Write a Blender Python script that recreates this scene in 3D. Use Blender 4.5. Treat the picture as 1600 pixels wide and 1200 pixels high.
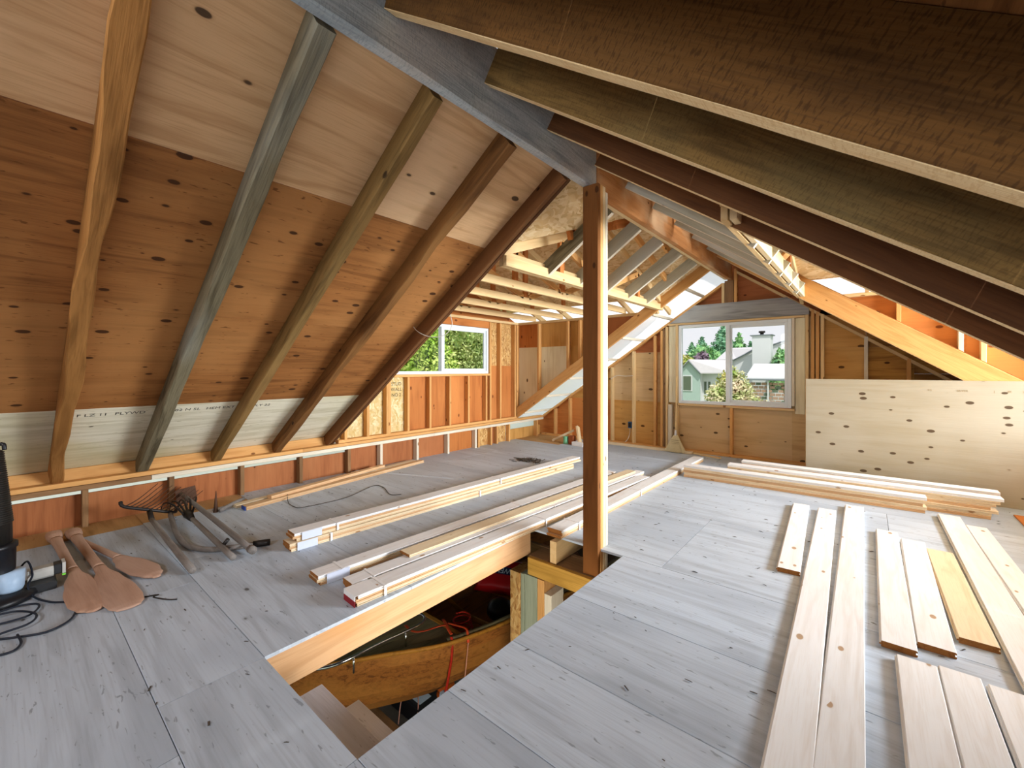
import bpy, bmesh, math, random
from mathutils import Vector, Matrix
random.seed(7)
for o in list(bpy.data.objects): bpy.data.objects.remove(o)
sc = bpy.context.scene
COL = sc.collection
# ------------------------------------------------------------ camera, sky, sun, area lights, exposure
YAW = math.radians(39.84)
cam = bpy.data.cameras.new('camera'); camo = bpy.data.objects.new('camera', cam); COL.objects.link(camo)
camo.location = (0, 0, 1.36); camo.rotation_euler = (math.pi/2, 0, YAW)
cam.sensor_width = 36; cam.lens = 665*36/1600; cam.shift_y = -23.5/1600; cam.clip_start = .02; cam.clip_end = 400
sc.camera = camo
world = bpy.data.worlds.new('sky'); sc.world = world; world.use_nodes = True
wn = world.node_tree; bg = wn.nodes['Background']
tcw = wn.nodes.new('ShaderNodeTexCoord'); sp = wn.nodes.new('ShaderNodeSeparateXYZ'); rp = wn.nodes.new('ShaderNodeValToRGB')
wn.links.new(tcw.outputs['Generated'], sp.inputs[0]); wn.links.new(sp.outputs['Z'], rp.inputs[0]); wn.links.new(rp.outputs[0], bg.inputs[0])
rp.color_ramp.elements[0].position = 0.0; rp.color_ramp.elements[0].color = (.90, .90, .93, 1)
rp.color_ramp.elements[1].position = .6; rp.color_ramp.elements[1].color = (.80, .88, 1.0, 1)
bg.inputs[1].default_value = .8
sun = bpy.data.lights.new('sun', 'SUN'); sun.energy = 3.0; sun.angle = .02; sun.color = (1, .95, .86)
suno = bpy.data.objects.new('sun', sun); COL.objects.link(suno); suno.rotation_euler = Vector((-.36, .38, -.86)).to_track_quat('-Z', 'Y').to_euler()
def area(name, loc, target, sx, sy, power, color):
    l = bpy.data.lights.new(name, 'AREA'); l.shape = 'RECTANGLE'; l.size = sx; l.size_y = sy; l.energy = power; l.color = color
    o = bpy.data.objects.new(name, l); COL.objects.link(o); o.location = loc
    o.rotation_euler = (Vector(target)-Vector(loc)).to_track_quat('-Z', 'Y').to_euler(); return o
area('daylight_right_dormer', (4.6, 5.3, 1.65), (-2.6, 2.2, 1.0), 3.2, 1.9, 1150, (.88, .94, 1.0))
area('fill_right_front', (.75, -1.3, .7), (-3.2, .4, .7), 2.2, .8, 24, (.92, .96, 1.0))  # added fill lamp inside the room behind the camera, no window here
area('ridge_fill', (-1.62, -2.5, 2.35), (-1.7, 3.6, .6), 1.3, .6, 52, (.93, .96, 1.0))  # added lamp near the ridge behind the camera, brightens floor and boards
area('rear_fill', (-1.0, -2.8, 1.5), (-2.2, 3.0, 1.2), 3.2, 1.6, 14, (1.0, .97, .93))  # added fill lamp in front of the closed rear wall
area('underfloor_fill', (-.95, 1.5, -.52), (-3.0, 2.5, -1.1), .9, .4, 17, (1.0, .93, .82))  # added lamp hidden under the floor joists to brighten the boat
vs = sc.view_settings; vs.view_transform = 'Standard'; vs.look = 'None'; vs.gamma = 1; vs.use_curve_mapping = False; vs.exposure = 0.38
sc.display_settings.display_device = 'sRGB'

# ------------------------------------------------------------ helpers
def lin(h):
    h = h.lstrip('#'); v = [int(h[i:i+2], 16)/255 for i in (0, 2, 4)]
    return tuple((c/12.92 if c <= .04045 else ((c+.055)/1.055)**2.4) for c in v)+(1,)
MATS = {}
def newmat(name):
    m = bpy.data.materials.new(name); m.use_nodes = True; n = m.node_tree.nodes; b = n['Principled BSDF']; b.inputs['Specular IOR Level'].default_value = .25
    MATS[name] = m; return m, n, m.node_tree.links, b
def plain(name, col, rough=.6, metal=0, spec=.3, noise=.15, nscale=30):
    m, n, l, b = newmat(name); c = lin(col)
    tc = n.new('ShaderNodeTexCoord'); ns = n.new('ShaderNodeTexNoise'); ns.inputs['Scale'].default_value = nscale; ns.inputs['Detail'].default_value = 3
    l.new(tc.outputs['Object'], ns.inputs['Vector'])
    mx = n.new('ShaderNodeMix'); mx.data_type = 'RGBA'; mx.inputs['A'].default_value = tuple(x*(1-noise) for x in c[:3])+(1,)
    mx.inputs['B'].default_value = tuple(min(1, x*(1+noise)) for x in c[:3])+(1,)
    l.new(ns.outputs['Fac'], mx.inputs['Factor']); l.new(mx.outputs['Result'], b.inputs['Base Color'])
    b.inputs['Roughness'].default_value = rough; b.inputs['Metallic'].default_value = metal; b.inputs['Specular IOR Level'].default_value = spec
    return m
def wood(name, base, dark, grain=.55, gs=1.0, knots=0.0, ks=5.0, kr=.16, kcol='#5a3a20', rough=.72, var=.16, bump=.25, mott=None, mottamt=.0, mottscale=1.2, gx=1.3, gy=13, spec=.2, saw=0.0, fleck=0.0):
    """grain along local X; every object shifts the pattern by its own random number"""
    m, n, l, b = newmat(name)
    tc = n.new('ShaderNodeTexCoord'); oi = n.new('ShaderNodeObjectInfo')
    sh = n.new('ShaderNodeVectorMath'); sh.operation = 'MULTIPLY'; sh.inputs[1].default_value = (31, 17, 23)
    l.new(oi.outputs['Random'], sh.inputs[0])
    ad = n.new('ShaderNodeVectorMath'); ad.operation = 'ADD'; l.new(tc.outputs['Object'], ad.inputs[0]); l.new(sh.outputs[0], ad.inputs[1])
    def mapped(s):
        k = n.new('ShaderNodeVectorMath'); k.operation = 'MULTIPLY'; k.inputs[1].default_value = s; l.new(ad.outputs[0], k.inputs[0]); return k.outputs[0]
    def noise(s, scale=1, detail=4, dist=0.0):
        x = n.new('ShaderNodeTexNoise'); x.inputs['Scale'].default_value = scale; x.inputs['Detail'].default_value = detail; x.inputs['Distortion'].default_value = dist
        l.new(mapped(s), x.inputs['Vector']); return x.outputs['Fac']
    def ramp(f, a, bb, lo=0, hi=1):
        r = n.new('ShaderNodeMapRange'); r.interpolation_type = 'SMOOTHSTEP'; r.inputs['From Min'].default_value = a; r.inputs['From Max'].default_value = bb; r.inputs['To Min'].default_value = lo; r.inputs['To Max'].default_value = hi
        l.new(f, r.inputs['Value']); return r.outputs[0]
    def mix(f, a, bb):
        x = n.new('ShaderNodeMix'); x.data_type = 'RGBA'
        if isinstance(f, (int, float)): x.inputs['Factor'].default_value = f
        else: l.new(f, x.inputs['Factor'])
        for k, v in (('A', a), ('B', bb)):
            if isinstance(v, tuple): x.inputs[k].default_value = v
            else: l.new(v, x.inputs[k])
        return x.outputs['Result']
    g1 = ramp(noise((gx*gs, gy*gs, gy*gs), 1, 5, 1.1), .42, .72, 0, grain)
    g2 = ramp(noise((5*gs, 150*gs, 150*gs), 1, 2), .45, .75, 0, grain*.55)
    c = mix(g1, lin(base), lin(dark)); c = mix(g2, c, lin(dark))
    if mott: c = mix(ramp(noise((mottscale*.6, mottscale, mottscale), 1, 3), .45, .62, 0, mottamt), c, lin(mott))
    if saw: c = mix(ramp(noise((170, 40, 40), 1, 1), .5, .66, 0, saw), c, lin(dark))
    if fleck:
        c = mix(ramp(noise((14, 55, 55), 1, 2, .5), .66, .72, 0, fleck), c, lin(dark))
    if knots:
        vo = n.new('ShaderNodeTexVoronoi'); vo.inputs['Scale'].default_value = 1; l.new(mapped((ks*.8, ks*1.5, ks*1.5)), vo.inputs['Vector'])
        sx = n.new('ShaderNodeSeparateXYZ'); l.new(vo.outputs['Color'], sx.inputs[0])
        rad = ramp(sx.outputs['X'], 1-knots, 1, 0, kr*.95)
        dv = n.new('ShaderNodeMath'); dv.operation = 'SUBTRACT'; l.new(rad, dv.inputs[0]); l.new(vo.outputs['Distance'], dv.inputs[1])
        c = mix(ramp(dv.outputs[0], -.06, .02, 0, .35), c, lin(dark)); c = mix(ramp(dv.outputs[0], -.005, .03, 0, .9), c, lin(kcol))
    hs = n.new('ShaderNodeHueSaturation'); l.new(c, hs.inputs['Color'])
    vr = n.new('ShaderNodeMapRange'); l.new(oi.outputs['Random'], vr.inputs['Value']); vr.inputs['To Min'].default_value = 1-var; vr.inputs['To Max'].default_value = 1+var*.6
    l.new(vr.outputs[0], hs.inputs['Value'])
    l.new(hs.outputs[0], b.inputs['Base Color']); b.inputs['Roughness'].default_value = rough; b.inputs['Specular IOR Level'].default_value = spec
    if bump:
        bp = n.new('ShaderNodeBump'); bp.inputs['Strength'].default_value = bump; bp.inputs['Distance'].default_value = .004
        l.new(noise((5*gs, 90*gs, 90*gs), 1, 3), bp.inputs['Height']); l.new(bp.outputs[0], b.inputs['Normal'])
    return m
def osb(name, cols, scale=38, var=.1):
    m, n, l, b = newmat(name); tc = n.new('ShaderNodeTexCoord'); oi = n.new('ShaderNodeObjectInfo')
    ns = n.new('ShaderNodeTexNoise'); ns.inputs['Scale'].default_value = 6; l.new(tc.outputs['Object'], ns.inputs['Vector'])
    md = n.new('ShaderNodeMix'); md.data_type = 'RGBA'; md.blend_type = 'LINEAR_LIGHT'; md.inputs['Factor'].default_value = .12
    l.new(tc.outputs['Object'], md.inputs['A']); l.new(ns.outputs['Color'], md.inputs['B'])
    mp = n.new('ShaderNodeVectorMath'); mp.operation = 'MULTIPLY'; mp.inputs[1].default_value = (.45, 1.3, 1.3); l.new(md.outputs['Result'], mp.inputs[0])
    vo = n.new('ShaderNodeTexVoronoi'); vo.inputs['Scale'].default_value = scale; l.new(mp.outputs[0], vo.inputs['Vector'])
    sx = n.new('ShaderNodeSeparateXYZ'); l.new(vo.outputs['Color'], sx.inputs[0])
    r = n.new('ShaderNodeValToRGB'); e = r.color_ramp.elements
    for i, cc in enumerate(cols):
        if i < 2: e[i].position = i/(len(cols)-1); e[i].color = lin(cc)
        else: x = e.new(1.0*i/(len(cols)-1)); x.color = lin(cc)
    e[1].position = 1/(len(cols)-1)
    l.new(sx.outputs['X'], r.inputs[0]); l.new(r.outputs[0], b.inputs['Base Color']); b.inputs['Roughness'].default_value = .8
    bp = n.new('ShaderNodeBump'); bp.inputs['Strength'].default_value = .4; bp.inputs['Distance'].default_value = .003; l.new(sx.outputs['Y'], bp.inputs['Height']); l.new(bp.outputs[0], b.inputs['Normal'])
    return m
def glassmat():
    m, n, l, b = newmat('window_glass'); n.remove(b); out = n['Material Output']
    t = n.new('ShaderNodeBsdfTransparent'); g = n.new('ShaderNodeBsdfGlossy'); g.inputs['Roughness'].default_value = .02
    fr = n.new('ShaderNodeFresnel'); fr.inputs['IOR'].default_value = 1.25; mx = n.new('ShaderNodeMixShader'); t.inputs[0].default_value = (.98, .985, .985, 1)
    l.new(fr.outputs[0], mx.inputs[0]); l.new(t.outputs[0], mx.inputs[1]); l.new(g.outputs[0], mx.inputs[2]); l.new(mx.outputs[0], out.inputs[0]); return m
def leafmat(name, a, bcol):
    m, n, l, b = newmat(name); gi = n.new('ShaderNodeTexNoise'); gi.inputs['Scale'].default_value = 2.2; gi.inputs['Detail'].default_value = 6
    tc = n.new('ShaderNodeTexCoord'); l.new(tc.outputs['Object'], gi.inputs['Vector']); r = n.new('ShaderNodeValToRGB'); l.new(gi.outputs['Fac'], r.inputs[0])
    r.color_ramp.elements[0].position = .36; r.color_ramp.elements[1].position = .64; r.color_ramp.elements[0].color = lin(a); r.color_ramp.elements[1].color = lin(bcol)
    l.new(r.outputs[0], b.inputs['Base Color']); b.inputs['Roughness'].default_value = .6
    return m

W = {}
def I4(loc=(0, 0, 0)): return Matrix.Translation(loc)
def put(o, parent, M):
    COL.objects.link(o); W[o.name] = M
    if parent is not None:
        o.parent = parent; o.matrix_basis = W[parent.name].inverted() @ M
    else: o.matrix_basis = M
    return o
def tag(o, label, cat, group=None):
    o['label'] = label; o['category'] = cat
    if group: o['group'] = group
    return o
def thing(name, label, cat, loc, group=None):
    o = bpy.data.objects.new(name, None); put(o, None, I4(loc)); o.empty_display_size = .1
    return tag(o, label, cat, group)
def struct(name):
    o = bpy.data.objects.new(name, None); put(o, None, I4()); o['kind'] = 'structure'; return o
def obj(name, parent, mat, bm, M, smooth=False):
    me = bpy.data.meshes.new(name); bm.normal_update(); bm.to_mesh(me); bm.free()
    if smooth:
        for p in me.polygons: p.use_smooth = True
    me.materials.append(mat if not isinstance(mat, str) else MATS[mat]); o = bpy.data.objects.new(name, me)
    return put(o, parent, M)
def frame(p0, p1, up):
    x = (p1-p0).normalized(); up = Vector(up); y = up.cross(x)
    if y.length < 1e-6: y = Vector((0, 1, 0)).cross(x)
    y.normalize(); z = x.cross(y)
    M = Matrix((x, y, z)).transposed().to_4x4(); M.translation = p0; return M
def beam(name, parent, mat, p0, p1, yr, zr, up=(0, 0, 1), ch=.003, seg=1, wob=0.0, seed=0):
    """lumber: local X runs p0->p1, section y in yr, z in zr (local Z close to `up`), long edges chamfered"""
    p0 = Vector(p0); p1 = Vector(p1); M = frame(p0, p1, up); L = (p1-p0).length
    c = min(ch, (yr[1]-yr[0])*.3, (zr[1]-zr[0])*.3); y0, y1 = yr; z0, z1 = zr
    sec = [(y0+c, z0), (y1-c, z0), (y1, z0+c), (y1, z1-c), (y1-c, z1), (y0+c, z1), (y0, z1-c), (y0, z0+c)]
    bm = bmesh.new(); rings = []; rnd = random.Random(seed); ph = [rnd.uniform(0, 6.28) for _ in range(4)]
    for i in range(seg+1):
        t = i/seg; w0 = wob*(math.sin(t*L*4.1+ph[0])+.6*math.sin(t*L*9.3+ph[1])); w1 = wob*(math.sin(t*L*3.3+ph[2])+.6*math.sin(t*L*8.1+ph[3]))
        r = []
        for k, (y, z) in enumerate(sec):
            low = k in (0, 1, 2, 7)
            r.append(bm.verts.new((t*L, y+(w0 if (wob and k in (0, 7)) else w1 if (wob and k in (1, 2)) else 0), z+(abs(w1)*.6 if (wob and low) else 0))))
        rings.append(r)
    for a, bb in zip(rings, rings[1:]):
        for k in range(8): bm.faces.new((a[k], a[(k+1) % 8], bb[(k+1) % 8], bb[k]))
    bm.faces.new(rings[0][::-1]); bm.faces.new(rings[-1])
    bmesh.ops.recalc_face_normals(bm, faces=bm.faces)
    return obj(name, parent, mat, bm, M)
def box(name, parent, mat, xr, yr, zr, grain='x', ch=.003):
    cx, cy, cz = (sum(xr)/2, sum(yr)/2, sum(zr)/2); hx, hy, hz = [(r[1]-r[0])/2 for r in (xr, yr, zr)]
    if grain == 'x': return beam(name, parent, mat, (xr[0], cy, cz), (xr[1], cy, cz), (-hy, hy), (-hz, hz), (0, 0, 1), ch)
    if grain == 'y': return beam(name, parent, mat, (cx, yr[0], cz), (cx, yr[1], cz), (-hx, hx), (-hz, hz), (0, 0, 1), ch)
    return beam(name, parent, mat, (cx, cy, zr[0]), (cx, cy, zr[1]), (-hy, hy), (-hx, hx), (1, 0, 0), ch)
def poly(name, parent, mat, pts, thick, grain):
    """flat sheet: 3D polygon extruded by vector thick, local X along grain"""
    pts = [Vector(p) for p in pts]; th = Vector(thick); c = sum(pts, Vector())/len(pts); g = Vector(grain).normalized()
    z = th.normalized(); y = z.cross(g).normalized(); x = y.cross(z); M = Matrix((x, y, z)).transposed().to_4x4(); M.translation = c; Mi = M.inverted()
    bm = bmesh.new(); a = [bm.verts.new(Mi @ p) for p in pts]; b2 = [bm.verts.new(Mi @ (p+th)) for p in pts]; k = len(pts)
    bm.faces.new(a); bm.faces.new(b2)
    for i in range(k): bm.faces.new((a[i], a[(i+1) % k], b2[(i+1) % k], b2[i]))
    bmesh.ops.recalc_face_normals(bm, faces=bm.faces); return obj(name, parent, mat, bm, M)
def clip(pts, f):
    """clip polygon of (a,b) to f(a,b)>=0"""
    out = []
    for i in range(len(pts)):
        p, q = pts[i], pts[(i+1) % len(pts)]; fp, fq = f(*p), f(*q)
        if fp >= 0: out.append(p)
        if fp*fq < 0:
            t = fp/(fp-fq); out.append((p[0]+(q[0]-p[0])*t, p[1]+(q[1]-p[1])*t))
    return out
def smooth_path(pts, n=6, closed=False):
    pts = [Vector(p) for p in pts]; out = []; k = len(pts)
    for i in range(k if closed else k-1):
        g = (lambda j: pts[j % k]) if closed else (lambda j: pts[max(0, min(k-1, j))])
        a, b, c, d = g(i-1), g(i), g(i+1), g(i+2)
        for s in range(n):
            t = s/n; out.append(.5*((2*b)+(c-a)*t+(2*a-5*b+4*c-d)*t*t+(3*b-a-3*c+d)*t**3))
    if not closed: out.append(pts[-1])
    return out
def tube(name, parent, mat, pts, r, sm=0, seg=8, flat=None, closed=False):
    pts = smooth_path(pts, sm, closed) if sm else [Vector(p) for p in pts]
    org = pts[0].copy(); bm = bmesh.new(); rings = []; N = len(pts); up = Vector((0, 0, 1)); y = None
    for i, p in enumerate(pts):
        if closed: d = pts[(i+1) % N]-pts[i-1]
        else: d = pts[min(N-1, i+1)]-pts[max(0, i-1)]
        d.normalize()
        if y is None:
            y = up.cross(d)
            if y.length < .1: y = Vector((0, 1, 0)).cross(d)
        y = (y-d*y.dot(d)).normalized(); z = d.cross(y); rr = r(i/max(1, N-1)) if callable(r) else r
        fy, fz = flat if flat else (1, 1)
        rings.append([bm.verts.new(p-org+(y*math.cos(a)*fy+z*math.sin(a)*fz)*rr) for a in [2*math.pi*k/seg for k in range(seg)]])
    for a, b in (zip(rings, rings[1:]+[rings[0]]) if closed else zip(rings, rings[1:])):
        for k in range(seg): bm.faces.new((a[k], a[(k+1) % seg], b[(k+1) % seg], b[k]))
    if not closed: bm.faces.new(rings[0][::-1]); bm.faces.new(rings[-1])
    bmesh.ops.recalc_face_normals(bm, faces=bm.faces); return obj(name, parent, mat, bm, I4(org), True)
def lathe(name, parent, mat, prof, loc, seg=20, M=None, smooth=True):
    bm = bmesh.new(); rings = []
    for r, z in prof: rings.append([bm.verts.new((r*math.cos(2*math.pi*k/seg), r*math.sin(2*math.pi*k/seg), z)) for k in range(seg)])
    for a, b in zip(rings, rings[1:]):
        for k in range(seg): bm.faces.new((a[k], a[(k+1) % seg], b[(k+1) % seg], b[k]))
    bm.faces.new(rings[0][::-1]); bm.faces.new(rings[-1]); bmesh.ops.recalc_face_normals(bm, faces=bm.faces)
    return obj(name, parent, mat, bm, M if M is not None else I4(loc), smooth)
def text(name, parent, mat, body, M, size, extrude=.0006):
    cu = bpy.data.curves.new(name, 'FONT'); cu.body = body; cu.size = size; cu.extrude = extrude; cu.align_x = 'CENTER'; cu.align_y = 'CENTER'
    tmp = bpy.data.objects.new(name, cu); COL.objects.link(tmp); bpy.context.view_layer.update()
    me = bpy.data.meshes.new_from_object(tmp.evaluated_get(bpy.context.evaluated_depsgraph_get())); bpy.data.objects.remove(tmp); bpy.data.curves.remove(cu)
    if not me.materials: me.materials.append(MATS[mat])
    return put(bpy.data.objects.new(name, me), parent, M)

# ------------------------------------------------------------ materials
wood('ply_light', '#dcb284', '#b08050', .55, .9, .6, 6, .2, '#3c2a1e', mott='#ecc9a2', mottamt=.5, var=.05)
wood('ply_red', '#a46c3a', '#6a401c', .65, 1.0, .7, 8, .24, '#3f2412', mott='#bb834c', mottamt=.6, var=.08, fleck=.8)
wood('ply_weathered', '#efe8d0', '#bdb28a', .6, 1.0, .45, 6.5, .1, '#2c2418', mott='#cfc48c', mottamt=.5, var=.06, fleck=.7)
wood('panel_orange', '#bf763c', '#914f22', .5, .9, .6, 8, .22, '#6a3615', mott='#d58c4c', mottamt=.5, var=.08)
wood('panel_red', '#a9683e', '#7a4220', .5, .9, .4, 6, .12, '#4a2814', mott='#b87a4c', mottamt=.5, var=.1)
wood('panel_yellow', '#c99652', '#9a6526', .5, .9, .5, 7, .22, '#4f2f14', mott='#d7ab68', mottamt=.5, var=.07)
wood('panel_tan', '#cfae7e', '#a8814e', .5, .9, .8, 7, .24, '#44301c', mott='#d8bc92', mottamt=.6, var=.05)
wood('panel_pale', '#e9e0c0', '#c9b98c', .45, .8, .5, 6, .22, '#4e3a22', mott='#efe8d0', mottamt=.6, var=.05)
wood('panel_stained', '#b98943', '#6a3d16', .6, .8, .4, 6, .15, '#3f2210', mott='#5c3213', mottamt=.75, mottscale=2.2, var=.05)
wood('sheet_white', '#a89e88', '#938564', .35, .8, .9, 9, .25, '#44301c', mott='#b2aa98', mottamt=.6, var=.03)
osb('osb_tan', ['#b98a50', '#d3a868', '#a06c38', '#dcb87c', '#c39458'])
osb('osb_roof', ['#d8b888', '#e6cda2', '#c29c66', '#dfc294', '#cfa974'], 26)
osb('osb_pale', ['#d6bd86', '#c7a96c', '#e2d0a4', '#b99858'], 30)
wood('stud', '#d9a465', '#b87c3e', .5, 1.2, .35, 9, .2, '#7a4a22', var=.1)
wood('stud_pale', '#dfbf8c', '#c39a62', .45, 1.2, .35, 9, .2, '#8a6034', var=.1)
wood('stud_old', '#8d6a47', '#5d4026', .6, 1.2, .3, 9, .2, '#3a2414', var=.15)
wood('stud_white', '#dcd2bd', '#bda98a', .4, 1.2, .3, 9, .2, '#8a6c4a', var=.06)
wood('rafter_brown', '#865c32', '#4d3016', .7, 1.2, .4, 6, .15, '#2f1d0e', mott='#a3733f', mottamt=.5, bump=.5)
wood('rafter_gold', '#ae7a42', '#6b451c', .7, 1.1, .4, 6, .15, '#40260e', mott='#8e6030', mottamt=.5, bump=.5)
wood('rafter_grey', '#82785e', '#433a26', .8, 1.3, .3, 5, .14, '#2c2818', mott='#9fa094', mottamt=.55, bump=.6)
wood('rafter_olive', '#85683c', '#4a3719', .7, 1.2, .4, 6, .15, '#302110', mott='#a07c4a', mottamt=.5, bump=.5)
wood('rafter_dark', '#6e4628', '#402410', .6, 1.0, .3, 6, .15, '#2a170b', mott='#835a34', mottamt=.5, bump=.4)
wood('rafter_sawn', '#6f4c23', '#3c260f', .7, .9, .5, 3.2, .13, '#2e1c0a', mott='#694922', mottamt=.6, mottscale=2.2, bump=.5, saw=.6)
wood('rafter_sawn_grey', '#8a6c3c', '#4a371a', .75, 1.1, .5, 4.2, .13, '#2b1f0c', mott='#766640', mottamt=.6, mottscale=2, bump=.5, saw=.35)
wood('rafter_red', '#6e4626', '#3f2412', .55, .9, .4, 4, .14, '#2a170b', mott='#7d5230', mottamt=.5, bump=.35)
wood('lit_sawn_cream', '#ecd2a2', '#d0a870', .4, 2.2, 0, var=.05, bump=.6, saw=.4)  # saw-marked cream for rafter undersides, with light from below put into the colour
wood('ridge_blue', '#bcc4c6', '#79838a', .7, 1.3, .3, 4, .18, '#4b4f52', mott='#c9c3ba', mottamt=.7, mottscale=1.6, bump=.7, saw=.4)
wood('ridge_orange', '#c98a52', '#8f5626', .55, .9, .3, 6, .2, '#5e3415', mott='#d7b48c', mottamt=.7, mottscale=2.5, bump=.5)
wood('header_grey', '#9a9a98', '#6c6c6c', .7, .9, .25, 6, .2, '#454545', mott='#b0b0ac', mottamt=.6, bump=.5)
wood('stub_grey', '#b9b8a8', '#94917c', .5, 1.2, .25, 7, .18, '#6d6650', mott='#c8c9c2', mottamt=.7, var=.08)
wood('joist_tan', '#d3a97e', '#ac7f50', .5, .7, .3, 5, .15, '#8a5d32', mott='#c98f50', mottamt=.5, mottscale=2.2, var=.04)
wood('beam_yellow', '#c79a48', '#8a6420', .55, .9, .2, 6, .2, '#5a3d14', mott='#a47a30', mottamt=.6, var=.05)
wood('post_brown', '#7d4c22', '#552f10', .45, 1.1, .4, 9, .22, '#4a2a10', mott='#8a5a2c', mottamt=.4, var=.03)
wood('plate_cream', '#e3cba0', '#c9a56e', .4, 1.0, .2, 8, .2, '#93683a', var=.07)
wood('pine_white', '#eeefef', '#d4c9bd', .38, 1.4, .55, 8, .2, '#ad8c68', var=.05, rough=.6, bump=.15, mott='#e2dfde', mottamt=.4)
wood('pine_cream', '#e6d3b2', '#c9a67a', .42, 1.4, .5, 8, .2, '#a67c50', var=.07, rough=.6, bump=.15)
wood('pine_warm', '#d9b48a', '#b58858', .5, 1.4, .4, 8, .2, '#8a5c34', var=.12, rough=.65)
wood('end_brown', '#9a6430', '#6a3c16', .6, 3, 0, var=.1)
wood('floor_ply', '#bfcbd8', '#848c96', .42, .75, .3, 3.6, .09, '#4d4c4c', mott='#a6b2c0', mottamt=.65, mottscale=1.1, rough=.55, var=.07, bump=.35, fleck=.8, spec=.35)
wood('floor_tan', '#b98f5c', '#8f6a3c', .5, .8, .2, 4, .1, '#5a4024', mott='#c7a274', mottamt=.5, var=.03, fleck=.5)
wood('tread_grey', '#ccd0de', '#9a9ca8', .4, 1.2, 0, mott='#d6d9e4', mottamt=.6, var=.06, fleck=.6)
wood('hull_wood', '#a86a2e', '#5f3410', .8, 1.3, 0, mott='#bd803a', mottamt=.6, mottscale=2, rough=.42, var=.12, spec=.45, gx=1.2, gy=26, fleck=.4)
wood('deck_wood', '#8d8264', '#544a34', .6, 1.4, 0, mott='#a0966f', mottamt=.6, rough=.6, var=.12)
wood('thwart_wood', '#b98030', '#7d5014', .5, 1.2, 0, var=.06, rough=.5)
wood('paddle_wood', '#b8937c', '#96705a', .45, 1.0, 0, mott='#c4a796', mottamt=.5, var=.07, rough=.75, bump=.1)
wood('handle_grey', '#857e78', '#5a534d', .5, 2, 0, var=.1, rough=.75)
wood('treated_green', '#9aa08a', '#737a64', .5, 1, .2, var=.05)
plain('steel_dark', '#3a3634', .5, .7); plain('steel_rust', '#5f4434', .7, .5, noise=.35)
plain('chrome', '#dfe3e6', .12, 1.0, noise=.02); plain('black_plastic', '#15161a', .4, 0, .4); plain('black_rib', '#24221f', .45, 0, .4, .3, 8)
plain('cup_blue', '#a9c3dd', .35); plain('charger_grey', '#b9b8b2', .5); plain('charger_dark', '#2b2c2e', .5); plain('green_lime', '#7fe04a', .4)
plain('cable_black', '#1d2430', .5); plain('wire_dark', '#4a463f', .5); plain('wire_white', '#d9d4c6', .5)
plain('vinyl_white', '#dfe6e8', .35, noise=.03); plain('caulk_red', '#9a4038', .7); plain('box_blue', '#2c5a86', .5)
plain('plastic_wrap', '#ccd2e2', .2, 0, .6, .06); plain('wrap_white', '#eeeeee', .3, 0, .5, .04); plain('label_red', '#8c1622', .4, noise=.1); plain('paint_blue', '#2b4a9a', .6)
plain('straw', '#d8c9a0', .85, noise=.25, nscale=120); plain('straw_tip', '#d9d5c4', .9, noise=.2, nscale=140); plain('broom_wood', '#e0bf86', .6)
plain('strap_orange', '#e8562c', .6, noise=.12); plain('strap_red', '#b92a18', .6, noise=.3, nscale=60); plain('strap_pale', '#e8a890', .6)
plain('bag_red', '#b3161c', .3, 0, .5, .2, 8); plain('bag_blue', '#1a2750', .35, 0, .5); plain('print_pale', '#c9dcea', .5); plain('bag_clear', '#c9b8a8', .3)
plain('label_blue', '#cfe0ee', .5); plain('reel_orange', '#d9661e', .5); plain('tin_green', '#7cc49a', .5); plain('block_brown', '#8f4c24', .7)
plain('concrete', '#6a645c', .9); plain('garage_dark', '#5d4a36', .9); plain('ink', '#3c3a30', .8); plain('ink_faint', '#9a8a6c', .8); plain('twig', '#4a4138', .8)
plain('house_white', '#d7d8da', .8, noise=.03, nscale=2); plain('house_green', '#a9bcb4', .8, noise=.05, nscale=3); plain('roof_grey', '#c2bec0', .85, noise=.06, nscale=4); plain('roof_edge', '#7d858a', .7)
plain('house_dark', '#5f6a58', .5); plain('brick_pale', '#a98a76', .9); plain('bark', '#5a4634', .9); plain('lawn', '#8a9c70', .95, noise=.2, nscale=2); plain('white_fly', '#e4e4e4', .6)  # house_dark: dark grey-green of panes and odd bricks
leafmat('leaf_conifer', '#4f8468', '#8fbf95'); leafmat('leaf_dark', '#4f8a58', '#a4d08a'); leafmat('leaf_maroon', '#6a5468', '#94808e'); leafmat('leaf_lime', '#8fbc3c', '#e2f088'); leafmat('leaf_yellow', '#8aa23c', '#e0d084')
leafmat('leaf_blossom', '#9ab060', '#ecd8b8'); leafmat('leaf_bright', '#8ad060', '#dcf6ac'); leafmat('leaf_cedar', '#86ad5c', '#eef5a8')
m_, n_, l_, b_ = newmat('sky_sheet'); b_.inputs['Base Color'].default_value = (.93, .94, .95, 1); b_.inputs['Roughness'].default_value = .8  # translucent sheet added where open sky and outside brightness show white
tr_ = n_.new('ShaderNodeBsdfTranslucent'); tr_.inputs[0].default_value = (1, 1, 1, 1); mxs = n_.new('ShaderNodeMixShader'); mxs.inputs[0].default_value = .92
l_.new(b_.outputs[0], mxs.inputs[1]); l_.new(tr_.outputs[0], mxs.inputs[2]); l_.new(mxs.outputs[0], n_['Material Output'].inputs[0])
glassmat()

# roof planes: underside of rafters
RX, LZ = -1.65, 2.745
def zl(x): return .41+.667*(x+5.18)
def zr(x): return 2.93-.71*(x+1.62)
SL = Vector((1, 0, .667)).normalized(); SR = Vector((1, 0, -.71)).normalized()
NL = Vector((-.667, 0, 1)).normalized(); NR = Vector((.71, 0, 1)).normalized()

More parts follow.
